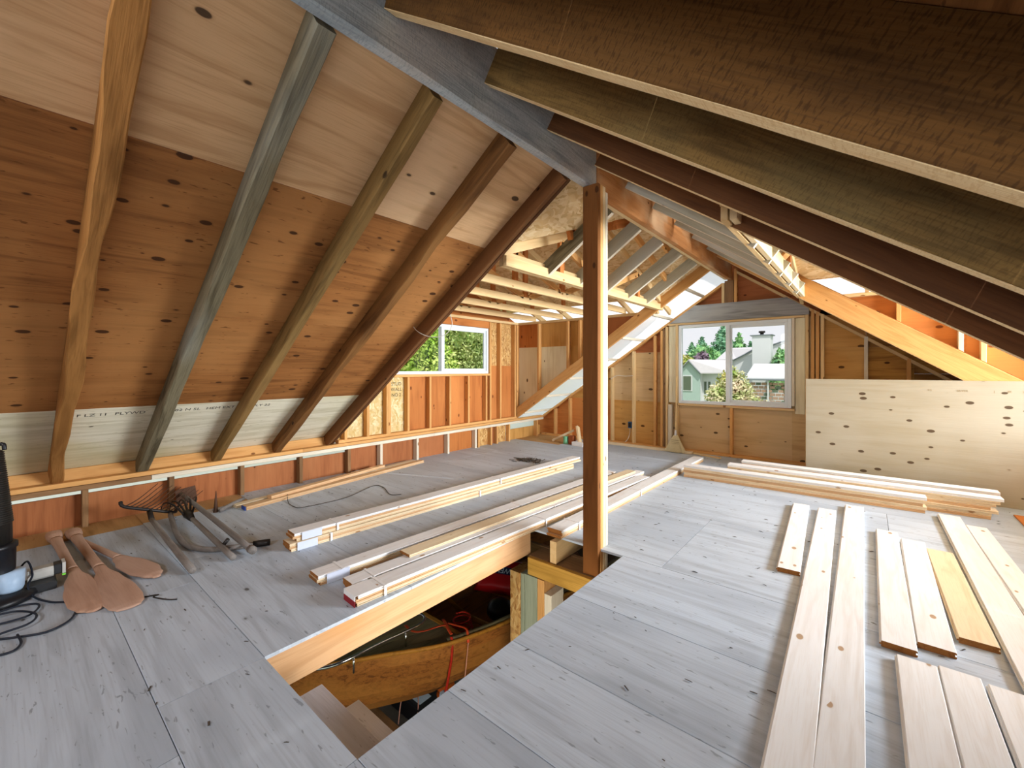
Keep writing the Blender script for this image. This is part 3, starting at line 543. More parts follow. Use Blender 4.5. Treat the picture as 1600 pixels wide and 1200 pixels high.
# ============================================================ LOOSE BOARDS ON THE FLOOR
def tgboard(name, mat, p0, p1, w, t, z=0.0, parent=None, endmat=None, seg=1):
    """tongue and groove board lying flat: p0,p1 = centre line (x,y)"""
    a = Vector((p0[0], p0[1], z)); b = Vector((p1[0], p1[1], z)); M = frame(a, b, (0, 0, 1)); L = (b-a).length; h = w/2; c = .003
    sec = [(-h+.002, 0), (h-.002, 0), (h, .003), (h, t*.36), (h+.007, t*.38), (h+.007, t*.64), (h, t*.66), (h, t-c), (h-c, t), (-h+c, t), (-h, t-c), (-h, t*.66), (-h+.006, t*.64), (-h+.006, t*.38), (-h, t*.36), (-h, .003)]
    bm = bmesh.new(); A = [bm.verts.new((0, y, q)) for y, q in sec]; B = [bm.verts.new((L, y, q)) for y, q in sec]; k = len(sec)
    for i in range(k): bm.faces.new((A[i], A[(i+1) % k], B[(i+1) % k], B[i]))
    e = [bm.faces.new(A[::-1]), bm.faces.new(B)]
    bmesh.ops.recalc_face_normals(bm, faces=bm.faces)
    for f in e: f.material_index = 1
    o = obj(name, parent, mat, bm, M); o.data.materials.append(MATS[endmat or mat]); return o
LB = [('a', (-.40, 3.345), (-.498, 5.045), .128, 'short white pine board, leftmost of the loose row before the board stacks'),
      ('b', (-.185, 1.0), (-.29, 5.02), .135, 'long white pine board right of the short leftmost board'),
      ('c', (-.066, .95), (-.094, 5.31), .137, 'long knotty pine board, second from the left of the two long ones'),
      ('d', (.118, 2.762), (.125, 4.667), .131, 'knotty white board, left of three short boards with brown ends'),
      ('e', (.256, 2.862), (.272, 4.53), .134, 'middle one of three short boards with dark brown ends'),
      ('f', (.419, 3.045), (.407, 4.40), .140, 'yellowish right one of three short boards with brown ends'),
      ('g', (.582, 2.2), (.572, 5.52), .143, 'long pale board running from the rear stack end towards the right edge'),
      ('h', (.735, 2.9), (.708, 5.275), .125, 'pale board right of the long one that starts by the rear stack'),
      ('i', (.176, 1.0), (.173, 2.677), .135, 'nearest wide board with a big knot, left of three in front'),
      ('j', (.318, 1.0), (.311, 2.695), .130, 'nearest plain wide board, middle of three in front'),
      ('k', (.466, 1.0), (.458, 2.67), .132, 'nearest board at the right, last of three in front')]
for k, p0, p1, w, lab in LB:
    o = tgboard('pine_board', 'pine_cream' if k == 'f' else 'pine_white', p0, p1, w, .03, 0.0, None, 'end_brown'); tag(o, lab, 'board', 'loose boards laid out on the floor')
# stacks in front of the plywood sheet
def stack(label, x0, x1, y, n, t, w, mats, jit, rot=0.0):
    rnd = random.Random(n*7); ords = ['lowest', 'second from the bottom', 'third from the bottom', 'fourth from the bottom', 'fifth from the bottom', 'sixth from the bottom', 'topmost']
    for i in range(n):
        d = rnd.uniform(-jit, jit); dd = rnd.uniform(-.006, .006); top = i == n-1
        o = tgboard('pine_board', mats[i % len(mats)] if not top else 'pine_white', (x0+(0 if top else d*.4), y+dd), (x1+d, y+dd+rot), w, t-.001, i*t, None, None)
        tag(o, ('topmost' if top else ords[i])+' board of '+label, 'board', label)
stack('the front stack before the plywood sheet', -1.78, .415, 5.575, 5, .030, .135, ['pine_warm', 'pine_cream'], .03, .05)
stack('the middle stack before the plywood sheet', -1.31, .90, 5.745, 7, .0285, .135, ['pine_warm', 'pine_cream', 'pine_cream'], .05, .03)
stack('the rear stack against the plywood sheet', -1.22, .93, 6.05, 7, .0285, .13, ['pine_cream', 'pine_warm'], .04, .0)
# strapped bundles
def bundle(lab, p0, p1, w, n, t, z, bands, mats, wrap=None, grp='strapped bundles of pine boards'):
    d = (Vector(p1)-Vector(p0)).normalized(); nrm = Vector((-d.y, d.x))
    B = thing('lumber_bundle', lab, 'lumber', (p0[0], p0[1], z), grp); rnd = random.Random(int(p0[0]*100))
    for i in range(n):
        j = rnd.uniform(-.015, .015) if i < n-1 else 0
        tgboard('board', mats[i % len(mats)], (Vector(p0)-d*j), (Vector(p1)+d*rnd.uniform(-.03, .03)), w, t-.0008, z+i*t, B, 'end_brown')
    for s in bands:
        c = Vector(p0)+d*s; h = n*t
        for a, b2, zz in ((-w/2-.009, w/2+.009, (h, h+.0012)),):
            q = c; beam('plastic_band', B, 'wrap_white', (q.x, q.y, z), (q.x+d.x*.016, q.y+d.y*.016, z), (-w/2-.009, w/2+.009), (h, h+.0015), ch=.0003)
        for sg in (-1, 1):
            beam('plastic_band', B, 'wrap_white', (c.x, c.y, z), (c.x+d.x*.016, c.y+d.y*.016, z), ((w/2+.0075) if sg > 0 else (-w/2-.0092), (w/2+.0092) if sg > 0 else (-w/2-.0075)), (0.001, h), ch=.0003)
    if wrap:
        h = n*t
        beam('plastic_wrap', B, wrap, (p0[0]+d.x*.05, p0[1]+d.y*.05, z), (p0[0]+d.x*.20, p0[1]+d.y*.20, z), (-w/2-.0105, -w/2-.0095), (.001, h), ch=.0003)
    return B
def cl(xr, y, w, s=.055): return (xr-w/2, y)
bundle('lower strapped pine bundle, far left of the opening', (-3.35, 1.37), (-3.15, 5.0), .135, 3, .02, 0, (.3, 1.9), ['pine_cream', 'pine_warm', 'pine_cream'], 'plastic_wrap')
bundle('upper strapped pine bundle riding on the lower one at far left', (-3.365, 1.41), (-3.165, 5.22), .135, 3, .02, .0615, (.32, 2.2), ['pine_cream', 'pine_warm', 'pine_white'], 'plastic_wrap')
bundle('strapped two board pine bundle with a wrapped brown end', (-2.695, 1.27), (-2.50, 4.95), .125, 3, .021, 0, (.15, 1.9), ['pine_warm', 'pine_cream', 'pine_white'], 'plastic_wrap')
bundle('pine bundle lying between the red ended one and its neighbour', (-2.452, 1.36), (-2.235, 5.2), .118, 3, .02, 0, (.14, 2.0), ['pine_warm', 'pine_cream', 'pine_white'])
tag(tgboard('pine_board', 'pine_cream', (-2.475, 1.80), (-2.29, 5.1), .12, .019, .0612, None, 'end_brown'), 'single pine board with a cut brown end on top of the middle bundle', 'board')
b3 = bundle('red ended pine bundle along the edge of the floor opening', (-2.302, 1.31), (-2.08, 5.0), .135, 3, .021, 0, (.16, 1.7), ['pine_cream', 'pine_warm', 'pine_white'])
d3 = (Vector((-2.08, 5.0))-Vector((-2.302, 1.31))).normalized()
beam('end_label', b3, 'label_red', (-2.302-d3.x*.022, 1.31-d3.y*.022, 0), (-2.302-d3.x*.019, 1.31-d3.y*.019, 0), (-.068, .068), (.001, .036), ch=.0003)
beam('end_wrap', b3, 'wrap_white', (-2.302-d3.x*.022, 1.31-d3.y*.022, 0), (-2.302-d3.x*.019, 1.31-d3.y*.019, 0), (-.068, .068), (.0365, .0635), ch=.0003)
beam('end_wrap', b3, 'wrap_white', (-2.302-d3.x*.022, 1.31-d3.y*.022, 0), (-2.302+d3.x*.13, 1.31+d3.y*.13, 0), (-.07, .07), (.0638, .0650), ch=.0003)
bundle('strapped pine bundle passing behind the wooden post', (-1.945, 2.87), (-1.915, 6.62), .14, 3, .021, 0, (.25, 1.5), ['pine_warm', 'pine_cream', 'pine_white'])
# rough boards by the knee wall
tag(tgboard('spruce_board', 'pine_warm', (-4.625, 1.50), (-4.985, 3.92), .09, .035, 0), 'spruce board with a blue painted end along the left knee wall', 'board')
bb = box('board_end_paint', bpy.data.objects['spruce_board'], 'paint_blue', (-4.672, -4.578), (1.492, 1.499), (0.001, .035), 'x', .001)
tag(tgboard('spruce_board', 'pine_cream', (-4.76, 1.46), (-5.10, 3.86), .085, .03, 0), 'pale spruce board nearest to the left knee wall', 'board')
tag(tgboard('spruce_board', 'pine_warm', (-4.69, 1.75), (-5.03, 3.3), .075, .03, .0355), 'short spruce board lying across the two by the left knee wall', 'board')
# plywood sheet on edge
ps = box('plywood_sheet', None, 'sheet_white', (-.575, 1.865), (6.305, 6.322), (0, 1.24), 'x', .002); tag(ps, 'large pale plywood sheet with dark knots standing on edge at the far right', 'plywood sheet')
for i, (x, t_) in enumerate(((.56, '2.5'), (.80, 'SILVER'), (1.02, '|'), (1.12, 'IX'), (1.22, 'CE'), (1.45, 'NSTD'))): stamp(ps, t_, (x-.05, 6.304, 1.135), (1, 0, 0), (0, 0, 1), .028, 'ink_faint')
tag(box('plywood_offcut', None, 'panel_orange', (1.04, 1.6), (5.3, 6.0), (0, .012), 'y'), 'orange plywood offcut flat on the floor at the right edge', 'offcut')
# boards against the far wall
tag(box('loose_stud', None, 'pine_cream', (-3.72, -2.14), (7.02, 7.10), (0, .038), 'x'), 'loose pale stud on the floor along the far wall behind the broom', 'board')
tag(beam('scrap_stick', None, 'plate_cream', (-2.13, 7.10, .0), (-1.70, 6.95, .0), (-.025, .025), (0, .02)), 'short scrap stick on the floor under the far window', 'offcut')
# offcuts in the corner
tag(beam('wood_offcut', None, 'pine_cream', (-4.52, 6.62, .005), (-4.12, 6.72, .22), (-.02, .02), (0, .04)), 'slim offcut leaning up in the far left corner', 'offcut')
tag(beam('wood_offcut', None, 'plate_cream', (-3.92, 6.56, .0), (-4.07, 6.72, .30), (-.045, .045), (0, .04), (1, 0, 0)), 'wide offcut leaning in the far left corner behind the post', 'offcut')
tag(box('wood_offcut', None, 'pine_white', (-4.02, -3.80), (6.47, 6.55), (0, .07), 'x'), 'pale block lying on the floor beside the leaning offcuts', 'offcut')
tag(lathe('tin_can', None, 'tin_green', [(.0, 0), (.055, 0), (.055, .005), (.052, .01), (.052, .12), (.056, .125), (.054, .13), (0, .13)], (-4.22, 6.60, 0), 18), 'small green tin in the far left corner', 'tin')
tag(box('brown_block', None, 'block_brown', (-4.15, -4.05), (6.56, 6.66), (0, .15), 'z', .006), 'small brown block beside the green tin', 'block')
# heap of twigs
bm = bmesh.new(); rnd = random.Random(5)
for i in range(60):
    c = Vector((-3.86+rnd.gauss(0, .09), 5.0+rnd.gauss(0, .06), .004+abs(rnd.gauss(0, .006)))); a = rnd.uniform(0, 6.3); d = Vector((math.cos(a), math.sin(a), rnd.uniform(-.1, .1)))*rnd.uniform(.03, .08); s = Vector((-d.y, d.x, 0)).normalized()*.004
    v = [bm.verts.new(c+q) for q in (-d-s, -d+s, d+s, d-s)]; u = [bm.verts.new(c+q+Vector((0, 0, .006))) for q in (-d-s, -d+s, d+s, d-s)]
    bm.faces.new(v); bm.faces.new(u)
    for k in range(4): bm.faces.new((v[k], v[(k+1) % 4], u[(k+1) % 4], u[k]))
tw = obj('twig_heap', None, 'twig', bm, I4()); tag(tw, 'small dark heap of twigs and shavings on the far floor', 'debris'); tw['kind'] = 'stuff'
# debris flecks on the floor
bm = bmesh.new(); rnd = random.Random(11)
for i in range(420):
    x = rnd.uniform(-5.1, 1.6); y = rnd.uniform(.3, 6.9)
    if HX0-.03 < x < HX1+.03 and HY0-.03 < y < HY1+.2: continue
    c = Vector((x, y, .0035)); a = rnd.gauss(.2, .5); d = Vector((math.cos(a), math.sin(a), 0))*rnd.uniform(.004, .018); s = Vector((-d.y, d.x, 0)).normalized()*rnd.uniform(.0015, .004); h = Vector((0, 0, .003))
    v = [bm.verts.new(c+q) for q in (-d-s, -d+s, d+s, d-s)]; t_ = bm.verts.new(c+h); bm.faces.new(v)
    for k in range(4): bm.faces.new((v[k], v[(k+1) % 4], t_))
db = obj('wood_chips', None, 'twig', bm, I4()); tag(db, 'scattered dark wood chips and splinters on the grey floor', 'debris'); db['kind'] = 'stuff'

# ============================================================ BROOM
br = thing('broom', 'straw broom with a pale handle standing by the far window', 'broom', (-2.40, 7.0, 0))
tube('handle', br, 'broom_wood', [(-2.405, 7.06, .34), (-2.415, 7.12, .8), (-2.425, 7.175, 1.24)], lambda t: .0125-.002*t, 3, 10)
tube('collar', br, 'white_fly', [(-2.404, 7.055, .27), (-2.4045, 7.06, .36)], lambda t: .022-.008*t, 0, 10)
bm = bmesh.new(); rnd = random.Random(2)
for i in range(260):
    u = rnd.uniform(-1, 1); v = rnd.uniform(-1, 1); top = Vector((-2.404+u*.028, 7.055+v*.018, .28)); mid = Vector((-2.40+u*.10, 7.03+v*.03, .14)); bot = Vector((-2.395+u*.155+rnd.gauss(0, .006), 7.0+v*.04, .004+abs(u)*.012+rnd.uniform(0, .02)))
    pr_ = None
    for p in (top, mid, bot):
        r = .0042; q = [bm.verts.new(p+Vector((r*math.cos(a), r*math.sin(a), 0))) for a in (0, 2.1, 4.2)]
        if pr_:
            for k in range(3): bm.faces.new((pr_[k], pr_[(k+1) % 3], q[(k+1) % 3], q[k]))
        pr_ = q
    bm.faces.new(pr_)
bs = obj('bristles', br, 'straw', bm, I4()); bs['kind'] = 'stuff'
for z, w in ((.17, .085), (.20, .072), (.145, .098)): tube('stitching', br, 'ink_faint', [(-2.40+w*math.cos(a), 7.037+.036*math.sin(a), z) for a in [k*math.pi/8 for k in range(16)]], .003, 0, 5, None, True)

# ============================================================ PADDLES
def paddle(lab, p0, p1, prof, mat='paddle_wood', dish=0.0, z0=.0):
    """prof: list of (s along, half width, thickness, centre height)"""
    a = Vector((p0[0], p0[1], z0)); b = Vector((p1[0], p1[1], z0)); M = frame(a, b, (0, 0, 1)); L = (b-a).length
    T_ = thing('wooden_paddle', lab, 'paddle', a, 'carved wooden paddles beside the knee wall')
    prof2 = []
    for i in range(len(prof)-1):
        for k in range(5):
            t = k/5; t2 = t*t*(3-2*t); prof2.append(tuple(prof[i][q]*(1-(t if q == 0 else t2))+prof[i+1][q]*(t if q == 0 else t2) for q in range(4)))
    prof2.append(prof[-1]); prof2 = [(q[0], q[1]*.93, q[2], q[3]) for q in prof2]
    def part(nm, sub):
        bm = bmesh.new(); rings = []; S = 16
        for s, hw, th, zc in sub:
            r = []
            for k in range(S):
                an = 2*math.pi*k/S; y = hw*math.copysign(abs(math.cos(an))**.8, math.cos(an)); q = th/2*math.copysign(abs(math.sin(an))**.8, math.sin(an))
                if dish and math.sin(an) > 0 and hw > .06: q -= dish*(1-(y/hw)**2)*min(1, (hw-.06)/.05)
                r.append(bm.verts.new((s*L, y, zc+q)))
            rings.append(r)
        for x, y in zip(rings, rings[1:]):
            for k in range(S): bm.faces.new((x[k], x[(k+1) % S], y[(k+1) % S], y[k]))
        bm.faces.new(rings[0][::-1]); bm.faces.new(rings[-1]); bmesh.ops.recalc_face_normals(bm, faces=bm.faces)
        return obj(nm, T_, mat, bm, M, True)
    cut = next(i for i, p in enumerate(prof2) if p[0] >= .09); cut2 = next(i for i, p in enumerate(prof2) if p[0] >= .56)
    part('knob', prof2[:cut+1]); part('shaft', prof2[cut:cut2+1]); part('blade', prof2[cut2:]); return T_
PR = [(0, .030, .05, .045), (.012, .052, .07, .045), (.05, .050, .07, .042), (.09, .036, .055, .038), (.2, .030, .05, .034), (.5, .028, .048, .026), (.60, .034, .045, .024), (.70, .072, .036, .02), (.82, .098, .03, .017), (.91, .098, .026, .015), (.965, .074, .022, .012), (.992, .036, .018, .010), (1.0, .01, .012, .010)]
paddle('large carved wooden paddle nearest the black vacuum', (-4.97, .262), (-3.31, .332), PR)
PR2 = [(p[0], p[1]*(1.02 if p[0] < .6 else 1.0), p[2], p[3]) for p in PR]
PR2[-3] = (.965, .085, .022, .012); PR2[-2] = (.992, .06, .018, .01); PR2[-1] = (1.0, .03, .012, .01)
paddle('large carved wooden paddle, middle of the three', (-4.93, .365), (-3.2, .462), PR2)
PR3 = [(0, .012, .024, .03), (.02, .02, .03, .03), (.09, .022, .03, .03), (.3, .021, .03, .028), (.54, .024, .03, .026), (.62, .05, .03, .022), (.72, .083, .034, .021), (.86, .088, .034, .021), (.95, .06, .028, .018), (.99, .025, .02, .014), (1, .008, .012, .014)]
paddle('slim wooden spoon shaped paddle with a hollow bowl', (-4.80, .365), (-3.53, .648), PR3, 'paddle_wood', .012)
tag(tube('bent_wire', None, 'steel_dark', [(-3.30, .545, .004), (-3.25, .60, .012), (-3.22, .57, .02), (-3.16, .62, .006), (-3.12, .66, .004)], .004, 4, 6), 'short bent dark wire beside the middle paddle blade', 'wire')

# ============================================================ OLD HAND TOOLS
fk = thing('hay_fork', 'old many tined fork with a grey wooden handle by the knee wall', 'fork', (-3.44, .81, 0))
tube('handle', fk, 'handle_grey', [(-3.42, .806, .03), (-4.1, .81, .055), (-4.70, .815, .085)], lambda t: .023-.005*t, 3, 10)
HB = Vector((-4.80, .66, .20)); HE = Vector((-4.80, .99, .07))
tube('socket', fk, 'steel_dark', [(-4.66, .815, .083), (-4.78, .82, .125)], .02, 0, 8)
tube('crossbar', fk, 'steel_dark', [HB+Vector((-.03, -.02, .04)), HB, (HB+HE)/2+Vector((.015, 0, 0)), HE, HE+Vector((-.06, .03, .0))], .014, 4, 8)
for i in range(11):
    t = i/10; p = HB.lerp(HE, t); tube('tine', fk, 'steel_rust', [p, p+Vector((-.06, .10, .03)), p+Vector((-.15+.04*t, .25, .12))], lambda q: .0055-.003*q, 3, 6)
cu = thing('cultivator', 'clawed hand cultivator with a straight grey handle', 'garden tool', (-3.43, 1.045, 0))
tube('handle', cu, 'handle_grey', [(-3.43, 1.045, .03), (-4.0, 1.048, .05), (-4.52, 1.052, .07)], lambda t: .021-.004*t, 3, 10)
tube('socket', cu, 'steel_dark', [(-4.46, 1.05, .068), (-4.62, 1.053, .08)], lambda t: .022+.018*t, 0, 8)
for i in range(5):
    t = (i-2)/2; tube('claw', cu, 'steel_dark', [(-4.60, 1.053+t*.03, .085), (-4.72, 1.053+t*.085, .16), (-4.86, 1.053+t*.12, .15), (-4.93, 1.053+t*.13, .06)], lambda q: .010-.006*q, 4, 6)
sy = thing('scythe_handle', 'curved grey wooden scythe handle lying under the straight tools', 'garden tool', (-3.6, 1.2, 0))
tube('curved_shaft', sy, 'handle_grey', [(-4.78, .965, .06), (-4.52, .93, .05), (-4.20, .895, .035), (-3.96, .90, .022), (-3.76, .975, .02), (-3.66, 1.10, .02), (-3.59, 1.24, .02)], .02, 5, 10)
tube('ferrule', sy, 'steel_dark', [(-3.60, 1.23, .02), (-3.55, 1.33, .02)], .026, 0, 8)
tube('grip', sy, 'steel_dark', [(-3.70, 1.05, .03), (-3.66, 1.08, .09)], .014, 0, 8)
ho = thing('long_handled_hoe', 'longest old hoe with its grey handle farthest from the paddles', 'garden tool', (-3.4, 1.15, 0))
tube('handle', ho, 'handle_grey', [(-3.40, 1.15, .062), (-4.2, 1.13, .11), (-5.08, 1.10, .165)], lambda t: .022-.004*t, 3, 10)
tube('handle_end', ho, 'handle_grey', [(-3.37, 1.151, .062), (-3.42, 1.15, .062)], .028, 0, 10)
beam('hoe_blade', ho, 'steel_rust', (-5.06, 1.06, .15), (-5.06, 1.22, .17), (-.003, .003), (-.10, .05), ch=.001)
tube('iron_rod', ho, 'steel_dark', [(-3.46, 1.165, .02), (-4.1, 1.145, .07), (-4.7, 1.13, .12)], .008, 2, 6)
sk = thing('rusty_spike', 'upright rusty iron spike among the old tools', 'garden tool', (-4.75, 1.30, 0))
tube('spike', sk, 'steel_rust', [(-4.75, 1.30, .0), (-4.752, 1.302, .10), (-4.755, 1.305, .20)], lambda t: .018*(1-t)+.003, 0, 8)
tube('cross_rod', sk, 'handle_grey', [(-4.70, 1.32, .02), (-4.80, 1.46, .035), (-4.88, 1.58, .04)], .018, 2, 8)

# ============================================================ VACUUM + CHARGER + CABLES
va = thing('upright_vacuum', 'black ribbed upright vacuum at the left edge of the room', 'vacuum', (-3.9, -.03, 0))
lathe('base_plate', va, 'black_plastic', [(0, 0), (.17, 0), (.18, .012), (.17, .04), (.1, .055), (0, .055)], (-3.9, -.035, 0), 24)
lathe('blue_cup', va, 'cup_blue', [(0, .056), (.052, .056), (.058, .07), (.062, .17), (0, .17)], (-3.875, .03, 0), 20)
lathe('lower_body', va, 'black_plastic', [(0, .056), (.085, .056), (.09, .18), (.092, .30), (.1, .305), (.1, .33), (.09, .335), (0, .335)], (-3.92, -.035, 0), 24)
pr_ = [(0, .336), (.088, .336)]
for i in range(34): z = .45+i*.0125; r = .086-.0011*i; pr_ += [(r, z), (r+.006, z+.004), (r+.006, z+.008), (r, z+.0115)]
lathe('ribbed_hose', va, 'black_rib', pr_+[(.045, .88), (0, .88)], (-3.93, -.045, 0), 24)
tube('carry_handle', va, 'black_plastic', [(-3.91, -.03, .875), (-3.905, -.02, .91), (-3.89, .005, .92), (-3.885, .01, .885)], .010, 4, 8)
ch = thing('battery_charger', 'small grey charger with a green light beside the black vacuum', 'charger', (-3.93, .15, 0))
box('dock', ch, 'charger_dark', (-4.00, -3.86), (.07, .22), (.0, .05), 'x', .008); box('battery', ch, 'charger_grey', (-4.03, -3.94), (.10, .21), (.052, .115), 'y', .012)
box('battery_cap', ch, 'charger_dark', (-4.025, -3.945), (.212, .245), (.058, .12), 'y', .006); box('face', ch, 'charger_grey', (-4.03, -3.94), (.247, .262), (.056, .125), 'y', .004); box('indicator', ch, 'green_lime', (-3.99, -3.937), (.246, .262), (.046, .054), 'x', .002)
tag(tube('power_cable', None, 'cable_black', [(-4.05, .06, .10), (-3.99, .10, .17), (-3.93, .12, .10), (-3.86, .10, .06), (-3.79, .12, .012), (-3.64, .18, .008), (-3.55, .25, .008), (-3.44, .27, .008), (-3.30, .235, .008), (-3.24, .15, .008), (-3.29, .05, .008), (-3.37, -.05, .008), (-3.5, -.16, .008), (-3.66, -.1, .008), (-3.70, .04, .014), (-3.66, .125, .014), (-3.58, .13, .014), (-3.51, .08, .014), (-3.53, -.04, .014), (-3.62, -.08, .02), (-3.62, .04, .02), (-3.52, .11, .02), (-3.44, .118, .02), (-3.38, .08, .02), (-3.36, -.02, .02), (-3.3, -.12, .008), (-3.2, -.09, .008), (-3.14, .02, .008), (-3.2, .06, .008), (-3.30, .05, .016)], .0055, 7, 6), 'black power cable lying in loops beside the vacuum', 'cable')
tag(tube('floor_wire', None, 'wire_dark', [(-4.70, 1.93, .04), (-4.5, 1.86, .004), (-4.32, 1.845, .004), (-4.25, 1.88, .004), (-4.215, 2.11, .004), (-4.23, 2.36, .004), (-4.40, 2.76, .004), (-4.25, 2.80, .004), (-3.96, 2.69, .004), (-3.87, 2.77, .004)], .0035, 6, 6), 'thin curly wire on the floor before the left knee wall', 'wire')
tag(tube('hanging_wire_loop', None, 'wire_white', [(-3.42, 2.60, 1.93), (-3.43, 2.575, 1.85), (-3.36, 2.57, 1.74), (-3.22, 2.62, 1.67), (-3.10, 2.70, 1.68), (-3.03, 2.74, 1.77), (-3.05, 2.735, 1.88)], .0035, 6, 6), 'thin wire loop hanging from the last dark rafter before the small window', 'wire')

# ============================================================ STEPS + GARAGE BELOW
st = thing('step_stair', 'two grey stair treads at the near end of the floor opening', 'stair', (-1.75, 1.0, -.38))
box('tread', st, 'tread_grey', (-2.06, -1.4), (.80, 1.01), (-.215, -.19), 'x', .003); box('tread', st, 'tread_grey', (-2.055, -1.4), (1.0, 1.205), (-.405, -.38), 'x', .003)
box('riser', st, 'stud_white', (-2.06, -1.4), (1.0, 1.012), (-.38, -.216), 'x'); box('riser', st, 'stud_white', (-2.06, -1.4), (1.195, 1.206), (-.62, -.406), 'x')
poly('stringer', st, 'stud_pale', [(-2.06, .80, -.216), (-2.06, .998, -.216), (-2.06, .998, -.406), (-2.06, 1.19, -.406), (-2.06, 1.19, -.62), (-2.06, .80, -.352)], (.035, 0, 0), (0, 1, -1))
poly('stringer', st, 'stud_pale', [(-1.43, .80, -.216), (-1.43, .998, -.216), (-1.43, .998, -.406), (-1.43, 1.19, -.406), (-1.43, 1.19, -.62), (-1.43, .80, -.45)], (.03, 0, 0), (0, 1, -1))
GZ = -2.5
gr = struct('floor_garage'); box('floor_slab', gr, 'concrete', (-5.5, 2.6), (-2.9, 7.3), (GZ-.1, GZ), 'x')
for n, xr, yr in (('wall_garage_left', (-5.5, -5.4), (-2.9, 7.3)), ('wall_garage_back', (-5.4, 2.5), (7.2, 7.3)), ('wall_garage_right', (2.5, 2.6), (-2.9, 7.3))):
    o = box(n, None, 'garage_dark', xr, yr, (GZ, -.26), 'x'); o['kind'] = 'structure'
jp = thing('jack_post', 'short built up wall end under the yellow header in the opening', 'post', (-2.1, 2.85, GZ))
for x0, x1, y0, y1, m, z1 in ((-2.34, -2.235, 2.78, 2.98, 'osb_tan', -.352), (-2.233, -2.20, 2.79, 2.98, 'treated_green', -.352), (-2.198, -2.07, 2.80, 2.98, 'treated_green', -.352), (-2.068, -2.0, 2.80, 2.98, 'stud', -.352), (-1.998, -1.93, 2.80, 2.98, 'stud_white', -.45)):
    box('wall_board', jp, m, (x0, x1), (y0, y1), (GZ, z1), 'z', .003)

# ---- boat
bt = thing('wooden_boat', 'varnished wooden rowing boat stored in the garage below the opening', 'boat', (-3.2, 3.2, GZ))
RZ = Matrix.Rotation(math.pi/2, 4, 'Z')
BY = [1.30, 1.42, 1.58, 1.80, 2.03, 2.25, 2.47, 2.84, 3.16, 3.83, 4.5, 5.2, 5.6]
BW = [.012, .09, .18, .275, .37, .48, .57, .645, .68, .74, .74, .66, .60]
def bxc(y): return -3.46+(y-1.3)*.12
SH = [-.90, -.915, -.935, -.955, -.972, -.985, -.993, -1.0, -1.0, -1.0, -.995, -.97, -.96]
def section(i):
    y, w, s = BY[i], BW[i], SH[i]; c = bxc(y); k = min(1, (y-1.3)/1.3); rk = .10*(1-k)
    kz = -1.63+.25*(1-k)**2
    pts = [(w, s), (w*.985+.004, s-.11), (w*.955, s-.22), (w*.90, s-.33), (w*.80, s-.43), (w*.55, s-.43+(kz-(s-.43))*.6), (0.004, kz)]
    return [(c, y, pts, rk)]
def hull_mesh(side, thick):
    bm = bmesh.new(); rows = []
    for i in range(len(BY)):
        c, y, pts, rk = section(i)[0]; rows.append([bm.verts.new((c+side*(px-thick if px > thick else 0), y+rk*(SH[i]-pz)*2.0, pz)) for px, pz in pts])
    return bm, rows
for side in (1, -1):
    for k in range(6):
        bm = bmesh.new(); prev = None
        for i in range(len(BY)):
            c, y, pts, rk = section(i)[0]
            (ax, az), (bx_, bz) = pts[k], pts[k+1]; lap = .006
            ya = y+rk*(SH[i]-az)*2.0; yb = y+rk*(SH[i]-bz)*2.0
            q = [bm.verts.new((c+side*(ax), ya, az+.006)), bm.verts.new((c+side*(bx_+lap), yb, bz)), bm.verts.new((c+side*(bx_+lap-.012 if bx_ > .02 else bx_), yb, bz)), bm.verts.new((c+side*(max(0, ax-.012)), ya, az+.006))]
            if prev:
                for t in range(4): bm.faces.new((prev[t], prev[(t+1) % 4], q[(t+1) % 4], q[t]))
            prev = q
        bmesh.ops.recalc_face_normals(bm, faces=bm.faces); bm.transform(RZ.inverted()); obj('hull_plank', bt, 'hull_wood', bm, RZ, False)
    tube('gunwale', bt, 'thwart_wood', [(bxc(BY[i])+side*(BW[i]+.004), BY[i], SH[i]) for i in range(len(BY))], .017, 3, 8)
    tube('inner_rail', bt, 'deck_wood', [(bxc(BY[i])+side*(BW[i]-.045), BY[i], SH[i]+.004) for i in range(6, len(BY))], .02, 3, 8, (1.4, .6))
tube('stem', bt, 'hull_wood', [(bxc(1.30), 1.285, -.885), (bxc(1.36), 1.44, -1.15), (bxc(1.5), 1.56, -1.35), (bxc(1.9), 1.86, -1.50)], .02, 3, 8)
NP = 7
for k in range(NP):
    t0 = -1+2*k/NP; t1 = -1+2*(k+1)/NP; bm = bmesh.new(); prev = None
    for i in range(1, 8):
        y = min(BY[i], 2.62); w = BW[i] if BY[i] <= 2.62 else .60; c = bxc(y); z = SH[i]-.03
        f0 = max(-1, min(1, t0)); f1 = max(-1, min(1, t1)); wi = max(.01, w-.02)
        a = [bm.verts.new((c+f0*wi+.002, y, z)), bm.verts.new((c+f1*wi-.002, y, z)), bm.verts.new((c+f1*wi-.002, y, z-.015)), bm.verts.new((c+f0*wi+.002, y, z-.015))]
        if prev:
            for t in range(4): bm.faces.new((prev[t], prev[(t+1) % 4], a[(t+1) % 4], a[t]))
        else: bm.faces.new(a)
        prev = a
    bm.faces.new(prev[::-1]); bmesh.ops.recalc_face_normals(bm, faces=bm.faces); bm.transform(RZ.inverted()); obj('deck_plank', bt, 'deck_wood', bm, RZ)
beam('deck_beam', bt, 'thwart_wood', (bxc(2.64)-.57, 2.64, -1.08), (bxc(2.64)+.57, 2.64, -1.08), (-.02, .02), (-.03, .06))
beam('thwart', bt, 'thwart_wood', (bxc(3.7)-.68, 3.7, -1.18), (bxc(3.7)+.68, 3.7, -1.18), (-.13, .13), (-.012, .012))
